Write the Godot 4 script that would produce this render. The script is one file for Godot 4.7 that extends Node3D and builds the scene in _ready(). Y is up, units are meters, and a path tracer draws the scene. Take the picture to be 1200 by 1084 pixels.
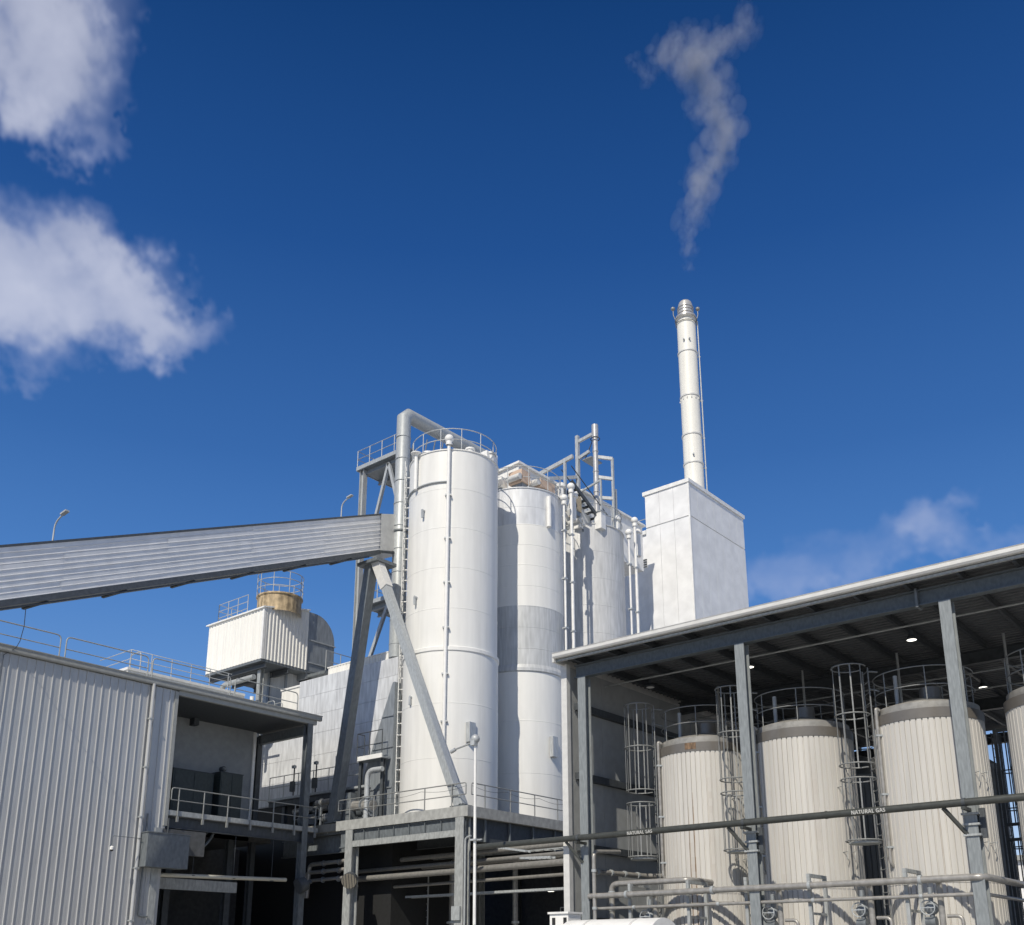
extends Node3D

# ---------------------------------------------------------------- mesh building
class Mb:
	var v := PackedVector3Array()
	var n := PackedVector3Array()
	var c := PackedColorArray()
	var tint := Color.WHITE
	var tinted := false

	func tri(a: Vector3, b: Vector3, d: Vector3, na: Vector3, nb: Vector3, nd: Vector3) -> void:
		if (b - a).cross(d - a).dot(na + nb + nd) > 0.0:
			v.append(a); v.append(d); v.append(b)
			n.append(na); n.append(nd); n.append(nb)
		else:
			v.append(a); v.append(b); v.append(d)
			n.append(na); n.append(nb); n.append(nd)
		c.append(tint); c.append(tint); c.append(tint)

	func quad(a: Vector3, b: Vector3, d: Vector3, e: Vector3, toward: Vector3) -> void:
		var m := (b - a).cross(d - a).normalized()
		if m.length() < 0.5:
			m = (d - a).cross(e - a).normalized()
		if m.dot(toward) < 0.0:
			m = -m
		tri(a, b, d, m, m, m)
		tri(a, d, e, m, m, m)

	func squad(a: Vector3, b: Vector3, d: Vector3, e: Vector3, na: Vector3, nb: Vector3, nd: Vector3, ne: Vector3) -> void:
		tri(a, b, d, na, nb, nd)
		tri(a, d, e, na, nd, ne)

	# an oriented box: centre, size, axes; edges cut by a small chamfer when ch > 0
	func box(at: Vector3, s: Vector3, ax := Basis.IDENTITY) -> void:
		var h := s * 0.5
		for k in 3:
			for sg in [-1.0, 1.0]:
				var nn: Vector3 = ax[k] * sg
				var p: Vector3 = ax[(k + 1) % 3] * h[(k + 1) % 3]
				var q: Vector3 = ax[(k + 2) % 3] * h[(k + 2) % 3]
				var o: Vector3 = at + nn * h[k]
				quad(o - p - q, o + p - q, o + p + q, o - p + q, nn)

	func span(x0: float, x1: float, y0: float, y1: float, z0: float, z1: float) -> void:
		box(Vector3(x0 + x1, y0 + y1, z0 + z1) * 0.5, Vector3(absf(x1 - x0), absf(y1 - y0), absf(z1 - z0)))

	func frame(a: Vector3, b: Vector3, up := Vector3.UP) -> Basis:
		var z := (b - a).normalized()
		var u := up
		if absf(z.dot(u)) > 0.995:
			u = Vector3.FORWARD
		var x := u.cross(z).normalized()
		return Basis(x, z.cross(x).normalized(), z)

	func bar(a: Vector3, b: Vector3, w: float, h: float, up := Vector3.UP) -> void:
		box((a + b) * 0.5, Vector3(w, h, a.distance_to(b)), frame(a, b, up))

	# a rolled H or I section from a to b; h is the depth along up
	func ibeam(a: Vector3, b: Vector3, h: float, w: float, up := Vector3.UP, t := 0.03) -> void:
		var f := frame(a, b, up)
		var l := a.distance_to(b)
		var m := (a + b) * 0.5
		box(m + f.y * (h - t) * 0.5, Vector3(w, t, l), f)
		box(m - f.y * (h - t) * 0.5, Vector3(w, t, l), f)
		box(m, Vector3(t, h - 2.0 * t, l), f)

	func tube(a: Vector3, b: Vector3, r: float, sides := 10, r2 := -1.0, caps := true) -> void:
		if r2 < 0.0:
			r2 = r
		var f := frame(a, b)
		for i in sides:
			var t0 := TAU * i / sides
			var t1 := TAU * (i + 1) / sides
			var d0 := f.x * cos(t0) + f.y * sin(t0)
			var d1 := f.x * cos(t1) + f.y * sin(t1)
			squad(a + d0 * r, a + d1 * r, b + d1 * r2, b + d0 * r2, d0, d1, d1, d0)
			if caps:
				tri(a, a + d0 * r, a + d1 * r, -f.z, -f.z, -f.z)
				tri(b, b + d0 * r2, b + d1 * r2, f.z, f.z, f.z)

	# a tube swept along points, mitred at the bends
	func path(p: Array, r: float, sides := 8, caps := true) -> void:
		var m := p.size()
		var rings := []
		var nx := Vector3.ZERO
		for i in m:
			var t: Vector3
			if i == 0:
				t = (p[1] - p[0]).normalized()
			elif i == m - 1:
				t = (p[i] - p[i - 1]).normalized()
			else:
				t = ((p[i] - p[i - 1]).normalized() + (p[i + 1] - p[i]).normalized()).normalized()
			if i == 0:
				nx = frame(p[0], p[1]).x
			nx = (nx - t * nx.dot(t)).normalized()
			var ny := t.cross(nx)
			var k := 1.0
			if i > 0 and i < m - 1:
				k = 1.0 / maxf(0.5, t.dot((p[i + 1] - p[i]).normalized()))
			var ring := []
			for s in sides:
				var a := TAU * s / sides
				ring.append(nx * cos(a) + ny * sin(a))
			rings.append([p[i], ring, k])
		for i in m - 1:
			for s in sides:
				var s1 := (s + 1) % sides
				var d0: Vector3 = rings[i][1][s]
				var d1: Vector3 = rings[i][1][s1]
				var e0: Vector3 = rings[i + 1][1][s]
				var e1: Vector3 = rings[i + 1][1][s1]
				squad(rings[i][0] + d0 * r, rings[i][0] + d1 * r, rings[i + 1][0] + e1 * r, rings[i + 1][0] + e0 * r, d0, d1, e1, e0)
		if caps:
			for i in [0, m - 1]:
				var nn: Vector3 = (p[0] - p[1]).normalized() if i == 0 else (p[m - 1] - p[m - 2]).normalized()
				for s in sides:
					tri(p[i], p[i] + rings[i][1][s] * r, p[i] + rings[i][1][(s + 1) % sides] * r, nn, nn, nn)

	# turned about a vertical axis through at; prof is a list of (radius, height)
	func lathe(at: Vector3, prof: Array, sides := 32, a0 := 0.0, a1 := TAU) -> void:
		for k in prof.size() - 1:
			var p: Vector2 = prof[k]
			var q: Vector2 = prof[k + 1]
			var nr := Vector2(q.y - p.y, p.x - q.x).normalized()
			for i in sides:
				var t0 := a0 + (a1 - a0) * i / sides
				var t1 := a0 + (a1 - a0) * (i + 1) / sides
				var d0 := Vector3(cos(t0), 0, sin(t0))
				var d1 := Vector3(cos(t1), 0, sin(t1))
				var n0 := d0 * nr.x + Vector3.UP * nr.y
				var n1 := d1 * nr.x + Vector3.UP * nr.y
				var u := Vector3.UP
				if p.x > 0.0001:
					tri(at + d0 * p.x + u * p.y, at + d1 * p.x + u * p.y, at + d1 * q.x + u * q.y, n0, n1, n1)
				if q.x > 0.0001:
					tri(at + d0 * p.x + u * p.y, at + d1 * q.x + u * q.y, at + d0 * q.x + u * q.y, n0, n1, n0)

	func ball(at: Vector3, r: float, sides := 12, rows := 8) -> void:
		for k in rows:
			var e0 := PI * k / rows - PI / 2
			var e1 := PI * (k + 1) / rows - PI / 2
			for i in sides:
				var t0 := TAU * i / sides
				var t1 := TAU * (i + 1) / sides
				var a := Vector3(cos(t0) * cos(e0), sin(e0), sin(t0) * cos(e0))
				var b := Vector3(cos(t1) * cos(e0), sin(e0), sin(t1) * cos(e0))
				var d := Vector3(cos(t1) * cos(e1), sin(e1), sin(t1) * cos(e1))
				var e := Vector3(cos(t0) * cos(e1), sin(e1), sin(t0) * cos(e1))
				if k > 0:
					tri(at + a * r, at + b * r, at + d * r, a, b, d)
				if k < rows - 1:
					tri(at + a * r, at + d * r, at + e * r, a, d, e)

	# a horizontal hoop
	func ring(at: Vector3, rr: float, r: float, a0 := 0.0, a1 := TAU, seg := 24, sides := 6) -> void:
		var p := []
		for i in seg + 1:
			var t := a0 + (a1 - a0) * i / seg
			p.append(at + Vector3(cos(t) * rr, 0, sin(t) * rr))
		path(p, r, sides)

	# a flat outline (in the plane of ux, uy through o) pushed along w
	func prism(pts: PackedVector2Array, o: Vector3, ux: Vector3, uy: Vector3, w: Vector3) -> void:
		var idx := Geometry2D.triangulate_polygon(pts)
		var nn := w.normalized()
		for k in range(0, idx.size(), 3):
			var q := []
			for j in 3:
				q.append(o + ux * pts[idx[k + j]].x + uy * pts[idx[k + j]].y)
			tri(q[0], q[1], q[2], -nn, -nn, -nn)
			tri(q[0] + w, q[1] + w, q[2] + w, nn, nn, nn)
		var area := 0.0
		for k in pts.size():
			area += pts[k].cross(pts[(k + 1) % pts.size()])
		for k in pts.size():
			var a := pts[k]
			var b := pts[(k + 1) % pts.size()]
			var e := (b - a).normalized()
			var out2 := Vector2(e.y, -e.x) * signf(area)
			var a3 := o + ux * a.x + uy * a.y
			var b3 := o + ux * b.x + uy * b.y
			quad(a3, b3, b3 + w, a3 + w, ux * out2.x + uy * out2.y)

	func mesh() -> ArrayMesh:
		var arr := []
		arr.resize(Mesh.ARRAY_MAX)
		arr[Mesh.ARRAY_VERTEX] = v
		arr[Mesh.ARRAY_NORMAL] = n
		if tinted:
			arr[Mesh.ARRAY_COLOR] = c
		var m := ArrayMesh.new()
		m.add_surface_from_arrays(Mesh.PRIMITIVE_TRIANGLES, arr)
		return m

# ---------------------------------------------------------------- naming and tags
var used := {}
var rng := RandomNumberGenerator.new()
var M := {}

func numbered(parent: Node, called: String) -> String:
	var key := str(parent.get_instance_id()) + "/" + called
	var k: int = used.get(key, 0)
	used[key] = k + 1
	return called if k == 0 else "%s_%03d" % [called, k]

func tag(o: Node, label: String, category := "", group := "", kind := "") -> Node:
	if label: o.set_meta("label", label)
	if category: o.set_meta("category", category)
	if group: o.set_meta("group", group)
	if kind: o.set_meta("kind", kind)
	return o

func thing(called: String, label: String, category: String, at := Vector3.ZERO, group := "") -> Node3D:
	var o := Node3D.new()
	o.name = numbered(self, called)
	add_child(o, true)
	o.position = at
	tag(o, label, category, group)
	return o

# a part: shapes are given in the place's own metres, so the part is moved back by where its thing stands
func part(parent: Node3D, called: String, b, mat: Material) -> MeshInstance3D:
	var o := MeshInstance3D.new()
	o.mesh = b.mesh() if b is Mb else b
	o.name = numbered(parent, called)
	o.material_override = mat
	o.cast_shadow = GeometryInstance3D.SHADOW_CASTING_SETTING_ON
	parent.add_child(o, true)
	if parent != self and not parent is MeshInstance3D:
		o.position = -parent.position
	return o

func solo(called: String, b: Mb, mat: Material, label: String, category: String, group := "", kind := "") -> MeshInstance3D:
	var o := part(self, called, b, mat)
	tag(o, label, category, group, kind)
	return o

func copy(src: Node3D, label: String, at: Vector3, turn := 0.0) -> Node3D:
	var base := src.name.get_slice("_0", 0)
	var o: Node3D = src.duplicate()
	o.name = numbered(self, base)
	add_child(o, true)
	o.position = at
	o.rotation.y = turn
	o.set_meta("label", label)
	return o

# ---------------------------------------------------------------- materials
func lin(r: float, g: float, b: float) -> Color:
	return Color(r, g, b).linear_to_srgb()

func noise_tex(sd: int, freq: float, lo: float, hi: float, streak: int, w := 512) -> ImageTexture:
	var f := FastNoiseLite.new()
	f.seed = sd
	f.frequency = freq
	f.fractal_type = FastNoiseLite.FRACTAL_FBM
	f.fractal_octaves = 5
	var im := f.get_seamless_image(w, w / streak)
	if streak > 1:
		im.resize(w, w, Image.INTERPOLATE_CUBIC)
	var g := FastNoiseLite.new()
	g.seed = sd + 7
	g.frequency = 0.02
	g.fractal_octaves = 4
	var im2 := g.get_seamless_image(w, w)
	im.convert(Image.FORMAT_L8)
	im2.convert(Image.FORMAT_L8)
	var a := im.get_data()
	var b := im2.get_data()
	var o := PackedByteArray()
	o.resize(w * w * 3)
	for i in w * w:
		var t := a[i] / 255.0 * 0.65 + b[i] / 255.0 * 0.35
		t = clampf((t - 0.25) * 2.0, 0.0, 1.0)
		var s := int(255.0 * (lo + (hi - lo) * t))
		o[i * 3] = s
		o[i * 3 + 1] = s
		o[i * 3 + 2] = s
	var res := Image.create_from_data(w, w, false, Image.FORMAT_RGB8, o)
	return ImageTexture.create_from_image(res)

func mat(called: String, r: float, g: float, b: float, rough := 0.6, metal := 0.0, tex: Texture2D = null, sc := Vector3.ONE, rtex: Texture2D = null) -> StandardMaterial3D:
	var m := StandardMaterial3D.new()
	m.albedo_color = lin(r, g, b)
	m.roughness = rough
	m.metallic = metal
	if tex:
		m.albedo_texture = tex
		m.uv1_triplanar = true
		m.uv1_world_triplanar = true
		m.uv1_scale = sc
	if rtex:
		m.roughness_texture = rtex
	M[called] = m
	return m

func make_materials() -> void:
	var streak := noise_tex(11, 0.02, 0.95, 1.0, 8)
	var soft := noise_tex(21, 0.012, 0.94, 1.0, 1)
	var rough_m := noise_tex(31, 0.02, 0.86, 1.0, 1)
	var dirty := noise_tex(41, 0.02, 0.935, 1.0, 8)
	var spangle := noise_tex(51, 0.04, 0.87, 1.0, 2)
	var rust := noise_tex(61, 0.02, 0.55, 1.0, 4)
	mat("white", 0.76, 0.76, 0.735, 0.5, 0.0, streak, Vector3(0.22, 0.05, 0.22))
	mat("white_plain", 0.82, 0.82, 0.80, 0.45, 0.0, soft, Vector3(0.3, 0.3, 0.3))
	mat("panel_white", 0.81, 0.815, 0.815, 0.5, 0.0, soft, Vector3(0.11, 0.11, 0.11))
	mat("cream", 0.82, 0.81, 0.765, 0.55, 0.0, streak, Vector3(0.3, 0.1, 0.3))
	mat("chimney_cream", 0.80, 0.785, 0.725, 0.5, 0.0, streak, Vector3(0.4, 0.08, 0.4))
	mat("tank", 0.60, 0.585, 0.55, 0.5, 0.0, dirty, Vector3(0.35, 0.05, 0.35)).vertex_color_use_as_albedo = true
	mat("galv", 0.44, 0.47, 0.485, 0.45, 0.15, spangle, Vector3(0.9, 0.3, 0.9))
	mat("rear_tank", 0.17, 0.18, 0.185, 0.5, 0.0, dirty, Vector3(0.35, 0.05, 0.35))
	mat("galv_bright", 0.50, 0.525, 0.54, 0.45, 0.15, spangle, Vector3(0.5, 0.15, 0.5))
	mat("silo_grey", 0.64, 0.645, 0.64, 0.5, 0.1, spangle, Vector3(0.3, 0.06, 0.3))
	mat("galv_silo", 0.57, 0.585, 0.59, 0.5, 0.1, spangle, Vector3(0.35, 0.06, 0.35))
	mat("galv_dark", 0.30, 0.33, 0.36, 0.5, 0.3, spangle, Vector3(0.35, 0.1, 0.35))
	mat("zinc", 0.70, 0.72, 0.745, 0.5, 0.1, spangle, Vector3(0.2, 0.06, 0.2))
	mat("zinc_dull", 0.66, 0.68, 0.71, 0.55, 0.1, spangle, Vector3(0.25, 0.07, 0.25))
	mat("steel_grey", 0.16, 0.18, 0.195, 0.5, 0.0, rough_m, Vector3(0.6, 0.25, 0.6))
	mat("steel_mid", 0.40, 0.42, 0.42, 0.5, 0.1, rough_m, Vector3(0.7, 0.25, 0.7))
	mat("steel_dark", 0.07, 0.08, 0.09, 0.6, 0.0, rough_m, Vector3(0.6, 0.3, 0.6))
	mat("tank_rail", 0.26, 0.27, 0.27, 0.5, 0.15, spangle, Vector3(0.9, 0.9, 0.9))
	mat("steel_rail", 0.30, 0.31, 0.305, 0.5, 0.25, spangle, Vector3(0.9, 0.9, 0.9))
	mat("wall_grey", 0.48, 0.488, 0.49, 0.32, 0.1, streak, Vector3(0.3, 0.08, 0.3))
	mat("gutter_grey", 0.33, 0.34, 0.33, 0.55, 0.0, soft, Vector3(0.5, 0.5, 0.5))
	mat("end_wall", 0.37, 0.385, 0.39, 0.7, 0.0, soft, Vector3(0.3, 0.3, 0.3))
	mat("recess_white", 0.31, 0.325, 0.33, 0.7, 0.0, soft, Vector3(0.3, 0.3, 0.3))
	mat("conveyor", 0.78, 0.78, 0.775, 0.4, 0.05, soft, Vector3(0.2, 0.2, 0.2))
	mat("conveyor_dark", 0.10, 0.11, 0.12, 0.6, 0.1, rough_m, Vector3(0.5, 0.5, 0.5))
	mat("hood", 0.66, 0.66, 0.64, 0.5, 0.05, soft, Vector3(0.4, 0.4, 0.4))
	mat("concrete", 0.27, 0.27, 0.25, 0.85, 0.0, rough_m, Vector3(0.3, 0.12, 0.3))
	mat("concrete_light", 0.44, 0.43, 0.40, 0.9, 0.0, rough_m, Vector3(0.15, 0.15, 0.15))
	mat("yard", 0.50, 0.49, 0.46, 0.9, 0.0, rough_m, Vector3(0.07, 0.07, 0.07))
	mat("column_grey", 0.27, 0.295, 0.305, 0.5, 0.1, spangle, Vector3(0.9, 0.25, 0.9))
	mat("beam_blue", 0.115, 0.135, 0.15, 0.5, 0.1, spangle, Vector3(0.5, 0.5, 0.5))
	mat("kerb", 0.40, 0.41, 0.40, 0.8, 0.0, rough_m, Vector3(0.35, 0.2, 0.35))
	mat("dark", 0.014, 0.015, 0.016, 0.7, 0.0, rough_m, Vector3(0.5, 0.5, 0.5))  # near black: the shade of an opening put into the colour
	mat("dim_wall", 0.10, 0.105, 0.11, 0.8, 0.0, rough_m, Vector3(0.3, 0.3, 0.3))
	mat("cabinet_green", 0.045, 0.06, 0.06, 0.5, 0.0, rough_m, Vector3(0.6, 0.4, 0.6))
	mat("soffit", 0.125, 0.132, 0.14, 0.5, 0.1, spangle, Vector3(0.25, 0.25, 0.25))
	mat("band", 0.19, 0.175, 0.155, 0.35, 0.3, soft, Vector3(0.5, 0.4, 0.5))
	mat("tank_rim", 0.36, 0.35, 0.325, 0.4, 0.2, rough_m, Vector3(0.5, 0.5, 0.5))
	mat("rust_drum", 0.70, 0.54, 0.33, 0.65, 0.1, rust, Vector3(0.35, 0.25, 0.35))
	mat("rust_brown", 0.27, 0.17, 0.10, 0.7, 0.0, rust, Vector3(0.8, 0.8, 0.8))
	mat("rack_pipe", 0.24, 0.235, 0.22, 0.45, 0.1, rough_m, Vector3(0.5, 0.5, 0.5))
	mat("pipe_steel", 0.37, 0.36, 0.34, 0.35, 0.25, rough_m, Vector3(0.5, 0.5, 0.5))
	mat("pipe_cream", 0.52, 0.50, 0.42, 0.5, 0.0, soft, Vector3(0.5, 0.5, 0.5))
	mat("gas_pipe", 0.06, 0.065, 0.06, 0.5, 0.1, rough_m, Vector3(0.5, 0.5, 0.5))
	mat("stainless", 0.62, 0.61, 0.59, 0.32, 0.4, rough_m, Vector3(0.4, 0.2, 0.4))
	mat("print_black", 0.02, 0.02, 0.02, 0.6)
	mat("faded_white", 0.50, 0.50, 0.48, 0.7)
	mat("sign_white", 0.80, 0.80, 0.78, 0.6)
	mat("floodlens", 0.25, 0.23, 0.19, 0.4, 0.0, rough_m, Vector3(2, 2, 2))
	mat("purlin", 0.065, 0.073, 0.08, 0.55, 0.2, rough_m, Vector3(0.4, 0.4, 0.4))
	mat("peach", 0.62, 0.47, 0.36, 0.6, 0.0, soft, Vector3(0.5, 0.5, 0.5))
	mat("amber", 0.46, 0.38, 0.25, 0.6, 0.0, soft, Vector3(0.5, 0.5, 0.5))
	var g := mat("lamp_glow", 0.9, 0.9, 0.88, 0.4)
	g.emission_enabled = true
	g.emission = Color(1.0, 0.98, 0.93)
	g.emission_energy_multiplier = 2.5

# ---------------------------------------------------------------- sky
var cloud_noise := FastNoiseLite.new()
var wisp_noise := FastNoiseLite.new()

func air(el: float) -> Color:
	# linear colour of clear air by elevation in degrees
	var stops := [[-90.0, Color(0.20, 0.21, 0.21)], [-2.0, Color(0.30, 0.32, 0.34)], [0.0, Color(0.74, 0.83, 0.95)], [6.0, Color(0.44, 0.61, 0.87)], [14.0, Color(0.125, 0.290, 0.630)], [20.0, Color(0.073, 0.212, 0.535)], [27.0, Color(0.041, 0.143, 0.412)], [38.0, Color(0.0166, 0.082, 0.286)], [49.0, Color(0.0072, 0.0480, 0.182)], [65.0, Color(0.0050, 0.035, 0.140)], [90.0, Color(0.0043, 0.030, 0.120)]]
	for k in stops.size() - 1:
		if el <= stops[k + 1][0]:
			var t: float = clampf((el - stops[k][0]) / (stops[k + 1][0] - stops[k][0]), 0.0, 1.0)
			return (stops[k][1] as Color).lerp(stops[k + 1][1], t)
	return stops[-1][1]

func make_sky() -> Sky:
	var w := 3072
	var h := 1536
	var im := Image.create(w, h, false, Image.FORMAT_RGBF)
	for y in h:
		var el := 90.0 - 180.0 * (y + 0.5) / h
		im.fill_rect(Rect2i(0, y, w, 1), air(el))
	cloud_noise.seed = 5
	cloud_noise.frequency = 0.055
	cloud_noise.fractal_octaves = 6
	cloud_noise.fractal_gain = 0.55
	wisp_noise.seed = 9
	wisp_noise.frequency = 0.22
	wisp_noise.fractal_octaves = 5
	wisp_noise.fractal_gain = 0.6
	# clouds: bearing, height above the horizon, half width, half height (degrees), thickness
	var list := [
		# the tall bank at the upper left
		[[-70.8, 43.2, 3.5, 2.8, 0.95], [-73.0, 46.0, 4.0, 3.0, 1.0], [-68.2, 42.6, 2.6, 2.2, 0.7], [-66.7, 41.4, 2.0, 1.7, 0.5], [-70.2, 40.9, 2.6, 1.2, 0.5], [-67.6, 45.6, 2.6, 2.0, 0.45], [-76.0, 43.0, 4.0, 3.0, 1.0]],
		# the bank below it
		[[-69.4, 33.2, 3.8, 2.3, 1.0], [-66.0, 33.5, 3.4, 2.0, 1.0], [-62.8, 33.3, 3.0, 1.6, 0.9], [-60.2, 32.8, 2.0, 1.2, 0.75], [-68.2, 30.6, 2.6, 1.5, 0.65], [-64.4, 35.2, 2.8, 1.3, 0.75], [-64.4, 31.8, 2.6, 1.2, 0.5], [-65.0, 35.0, 2.0, 0.9, 0.4], [-74.0, 33.0, 4.0, 2.4, 1.0]],
		# faint ones low on the right
		[[-22.4, 20.4, 3.6, 1.3, 0.38], [-19.9, 20.8, 1.8, 0.9, 0.22], [-16.2, 22.0, 1.9, 1.3, 0.48], [-15.2, 22.5, 1.3, 0.9, 0.4], [-12.0, 20.6, 2.6, 1.0, 0.22], [-24.5, 19.9, 2.0, 0.9, 0.24]],
	]
	var r2 := RandomNumberGenerator.new()
	r2.seed = 77
	for k in 26:
		var az := r2.randf_range(10.0, 265.0)
		var el := r2.randf_range(10.0, 60.0)
		var wide := r2.randf_range(5.0, 10.0)
		var c := []
		for j in 5:
			c.append([az + r2.randf_range(-1.0, 1.0) * wide, el + r2.randf_range(-2.0, 2.0), wide * r2.randf_range(0.4, 0.9), r2.randf_range(1.4, 3.4), r2.randf_range(0.5, 1.0)])
		list.append(c)
	for c in list:
		var a0 := 1e9; var a1 := -1e9; var e0 := 1e9; var e1 := -1e9
		for b in c:
			a0 = minf(a0, b[0] - b[2] * 1.9); a1 = maxf(a1, b[0] + b[2] * 1.9)
			e0 = minf(e0, b[1] - b[3] * 1.9); e1 = maxf(e1, b[1] + b[3] * 1.9)
		e0 = maxf(e0, 2.0)
		for y in range(int((90.0 - e1) / 180.0 * h), int((90.0 - e0) / 180.0 * h) + 1):
			var el := 90.0 - 180.0 * (y + 0.5) / h
			for xx in range(int(floor(a0 / 360.0 * w)), int(ceil(a1 / 360.0 * w)) + 1):
				var az := 360.0 * (xx + 0.5) / w
				var wob := cloud_noise.get_noise_2d(az * 3.1, el * 4.0)
				var wob2 := cloud_noise.get_noise_2d(az * 3.1 + 300.0, el * 4.0 - 120.0)
				var fine := wisp_noise.get_noise_2d(az * 3.4 + el * 1.2, el * 3.6)
				var d := 0.0
				for b in c:
					var dx: float = (az + wob * 2.6 + fine * 0.9 - b[0]) / b[2]
					var dy: float = (el + wob2 * 1.7 + fine * 0.7 - b[1]) / b[3]
					var q := dx * dx + dy * dy
					if q < 3.2:
						d += b[4] * pow(1.0 - q / 3.2, 1.6)
				if d <= 0.01:
					continue
				var edge := exp(-2.2 * d)
				d = maxf(0.0, d * (0.95 + 0.30 * wob) + (0.45 * wob + 0.46 * fine) * edge * 0.75 - 0.09)
				var a := (1.0 - exp(-0.85 * d * (0.9 + 0.6 * wob2))) * 0.90
				if a < 0.004:
					continue
				var px := posmod(xx, w)
				var base := im.get_pixel(px, y)
				var lit := Color(0.40, 0.47, 0.72).lerp(Color(0.66, 0.69, 0.82), clampf(d * 0.8 - 0.1 + wob * 0.35 + wob2 * 0.3, 0.0, 1.0))
				im.set_pixel(px, y, base.lerp(lit, a * 0.92))
	var pm := PanoramaSkyMaterial.new()
	pm.panorama = ImageTexture.create_from_image(im)
	var sky := Sky.new()
	sky.sky_material = pm
	return sky

# ---------------------------------------------------------------- shared builders
# straight guard rail: posts with a top and a middle rail
func guard_rail(owner_part: Node3D, pts: Array, height: float, step: float, m: Material, r := 0.024, drop := 0.0, mids := 1) -> void:
	for k in pts.size() - 1:
		var a: Vector3 = pts[k]
		var b: Vector3 = pts[k + 1]
		var l := a.distance_to(b)
		var cnt := maxi(1, int(round(l / step)))
		for i in cnt + 1:
			if i == cnt and k < pts.size() - 2:
				continue
			var p := a.lerp(b, float(i) / cnt)
			var t := Mb.new()
			t.tube(p - Vector3.UP * drop, p + Vector3.UP * height, r * 1.05, 8)
			part(owner_part, "post", t, m)
	var up := Vector3.UP * height
	var top := Mb.new()
	var q := []
	for p in pts:
		q.append(p + up)
	top.path(q, r, 8)
	part(owner_part, "top_rail", top, m)
	for j in mids:
		var md := Mb.new()
		q = []
		for p in pts:
			q.append(p + up * (1.0 - float(j + 1) / (mids + 1)))
		md.path(q, r * 0.85, 8)
		part(owner_part, "middle_rail", md, m)

# round guard rail on a tank or silo top, as parts of it
func round_rail(o: Node3D, at: Vector3, rad: float, height: float, posts: int, m: Material, r := 0.022, mids := 1) -> void:
	for i in posts:
		var t := TAU * (i + 0.35) / posts
		var p := at + Vector3(cos(t), 0, sin(t)) * rad
		var b := Mb.new()
		b.tube(p, p + Vector3.UP * height, r, 6)
		part(o, "rail_post", b, m)
	for j in mids + 1:
		var b := Mb.new()
		b.ring(at + Vector3.UP * height * (1.0 - float(j) / (mids + 1)), rad, r, 0, TAU, 36, 6)
		part(o, "hoop_rail", b, m)

# a ladder between two heights; dir points away from the wall that it is fixed to
func ladder(o: Node3D, at: Vector3, y0: float, y1: float, dir: Vector3, m: Material, wide := 0.42, cage := [], cr := 0.38) -> Node3D:
	var side := Vector3.UP.cross(dir).normalized()
	var root := Node3D.new()
	root.name = numbered(o, "caged_ladder" if cage.size() else "ladder")
	o.add_child(root, true)
	root.position = -o.position
	for s in [-0.5, 0.5]:
		var b := Mb.new()
		b.bar(Vector3(at.x, y0, at.z) + side * wide * s, Vector3(at.x, y1, at.z) + side * wide * s, 0.05, 0.025, dir)
		sub(root, "stile", b, m)
	var y := y0 + 0.15
	while y < y1:
		var b := Mb.new()
		b.tube(Vector3(at.x, y, at.z) - side * wide * 0.5, Vector3(at.x, y, at.z) + side * wide * 0.5, 0.014, 5, -1.0, false)
		sub(root, "rung", b, m)
		y += 0.3
	for span in cage:
		var c0: float = span[0]
		var c1: float = span[1]
		var cc := Vector3(at.x, 0, at.z) + dir * cr
		var base := atan2(dir.z, dir.x)
		var hoops := maxi(2, int(round((c1 - c0) / 1.25)) + 1)
		for i in hoops:
			var hy := lerpf(c0, c1, float(i) / (hoops - 1))
			var b := Mb.new()
			var p := []
			for k in 21:
				var t := base + lerpf(-2.6, 2.6, k / 20.0)
				p.append(cc + Vector3(cos(t) * cr, hy, sin(t) * cr))
			b.path(p, 0.022, 5)
			sub(root, "hoop", b, m)
		for k in 7:
			var t := base + lerpf(-2.0, 2.0, k / 6.0)
			var p := cc + Vector3(cos(t) * cr * 0.98, 0, sin(t) * cr * 0.98)
			var b := Mb.new()
			b.bar(Vector3(p.x, c0, p.z), Vector3(p.x, c1, p.z), 0.035, 0.012, Vector3(cos(t), 0, sin(t)))
			sub(root, "cage_bar", b, m)
	return root

func sub(parent: Node3D, called: String, b: Mb, m: Material) -> MeshInstance3D:
	var o := MeshInstance3D.new()
	o.mesh = b.mesh()
	o.name = numbered(parent, called)
	o.material_override = m
	parent.add_child(o, true)
	return o

# trapezoidal sheet standing between two points on a wall: a run of ribs with flats between
func ribbed(b: Mb, a: Vector3, e: Vector3, y0: float, y1: float, out: Vector3, pitch: float, depth: float, top_slope := 0.0) -> void:
	var l := a.distance_to(e)
	var cnt := maxi(1, int(round(l / pitch)))
	var u := (e - a) / cnt
	for i in cnt:
		var p := a + u * i
		var xs := [0.0, 0.55, 0.65, 0.9, 1.0]
		var ds := [0.0, 0.0, 1.0, 1.0, 0.0]
		for k in 4:
			var q0: Vector3 = p + u * xs[k] + out * depth * ds[k]
			var q1: Vector3 = p + u * xs[k + 1] + out * depth * ds[k + 1]
			var h0: float = y1 + top_slope * ((i + xs[k]) / cnt)
			var h1: float = y1 + top_slope * ((i + xs[k + 1]) / cnt)
			b.quad(Vector3(q0.x, y0, q0.z), Vector3(q1.x, y0, q1.z), Vector3(q1.x, h1, q1.z), Vector3(q0.x, h0, q0.z), out)

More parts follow.
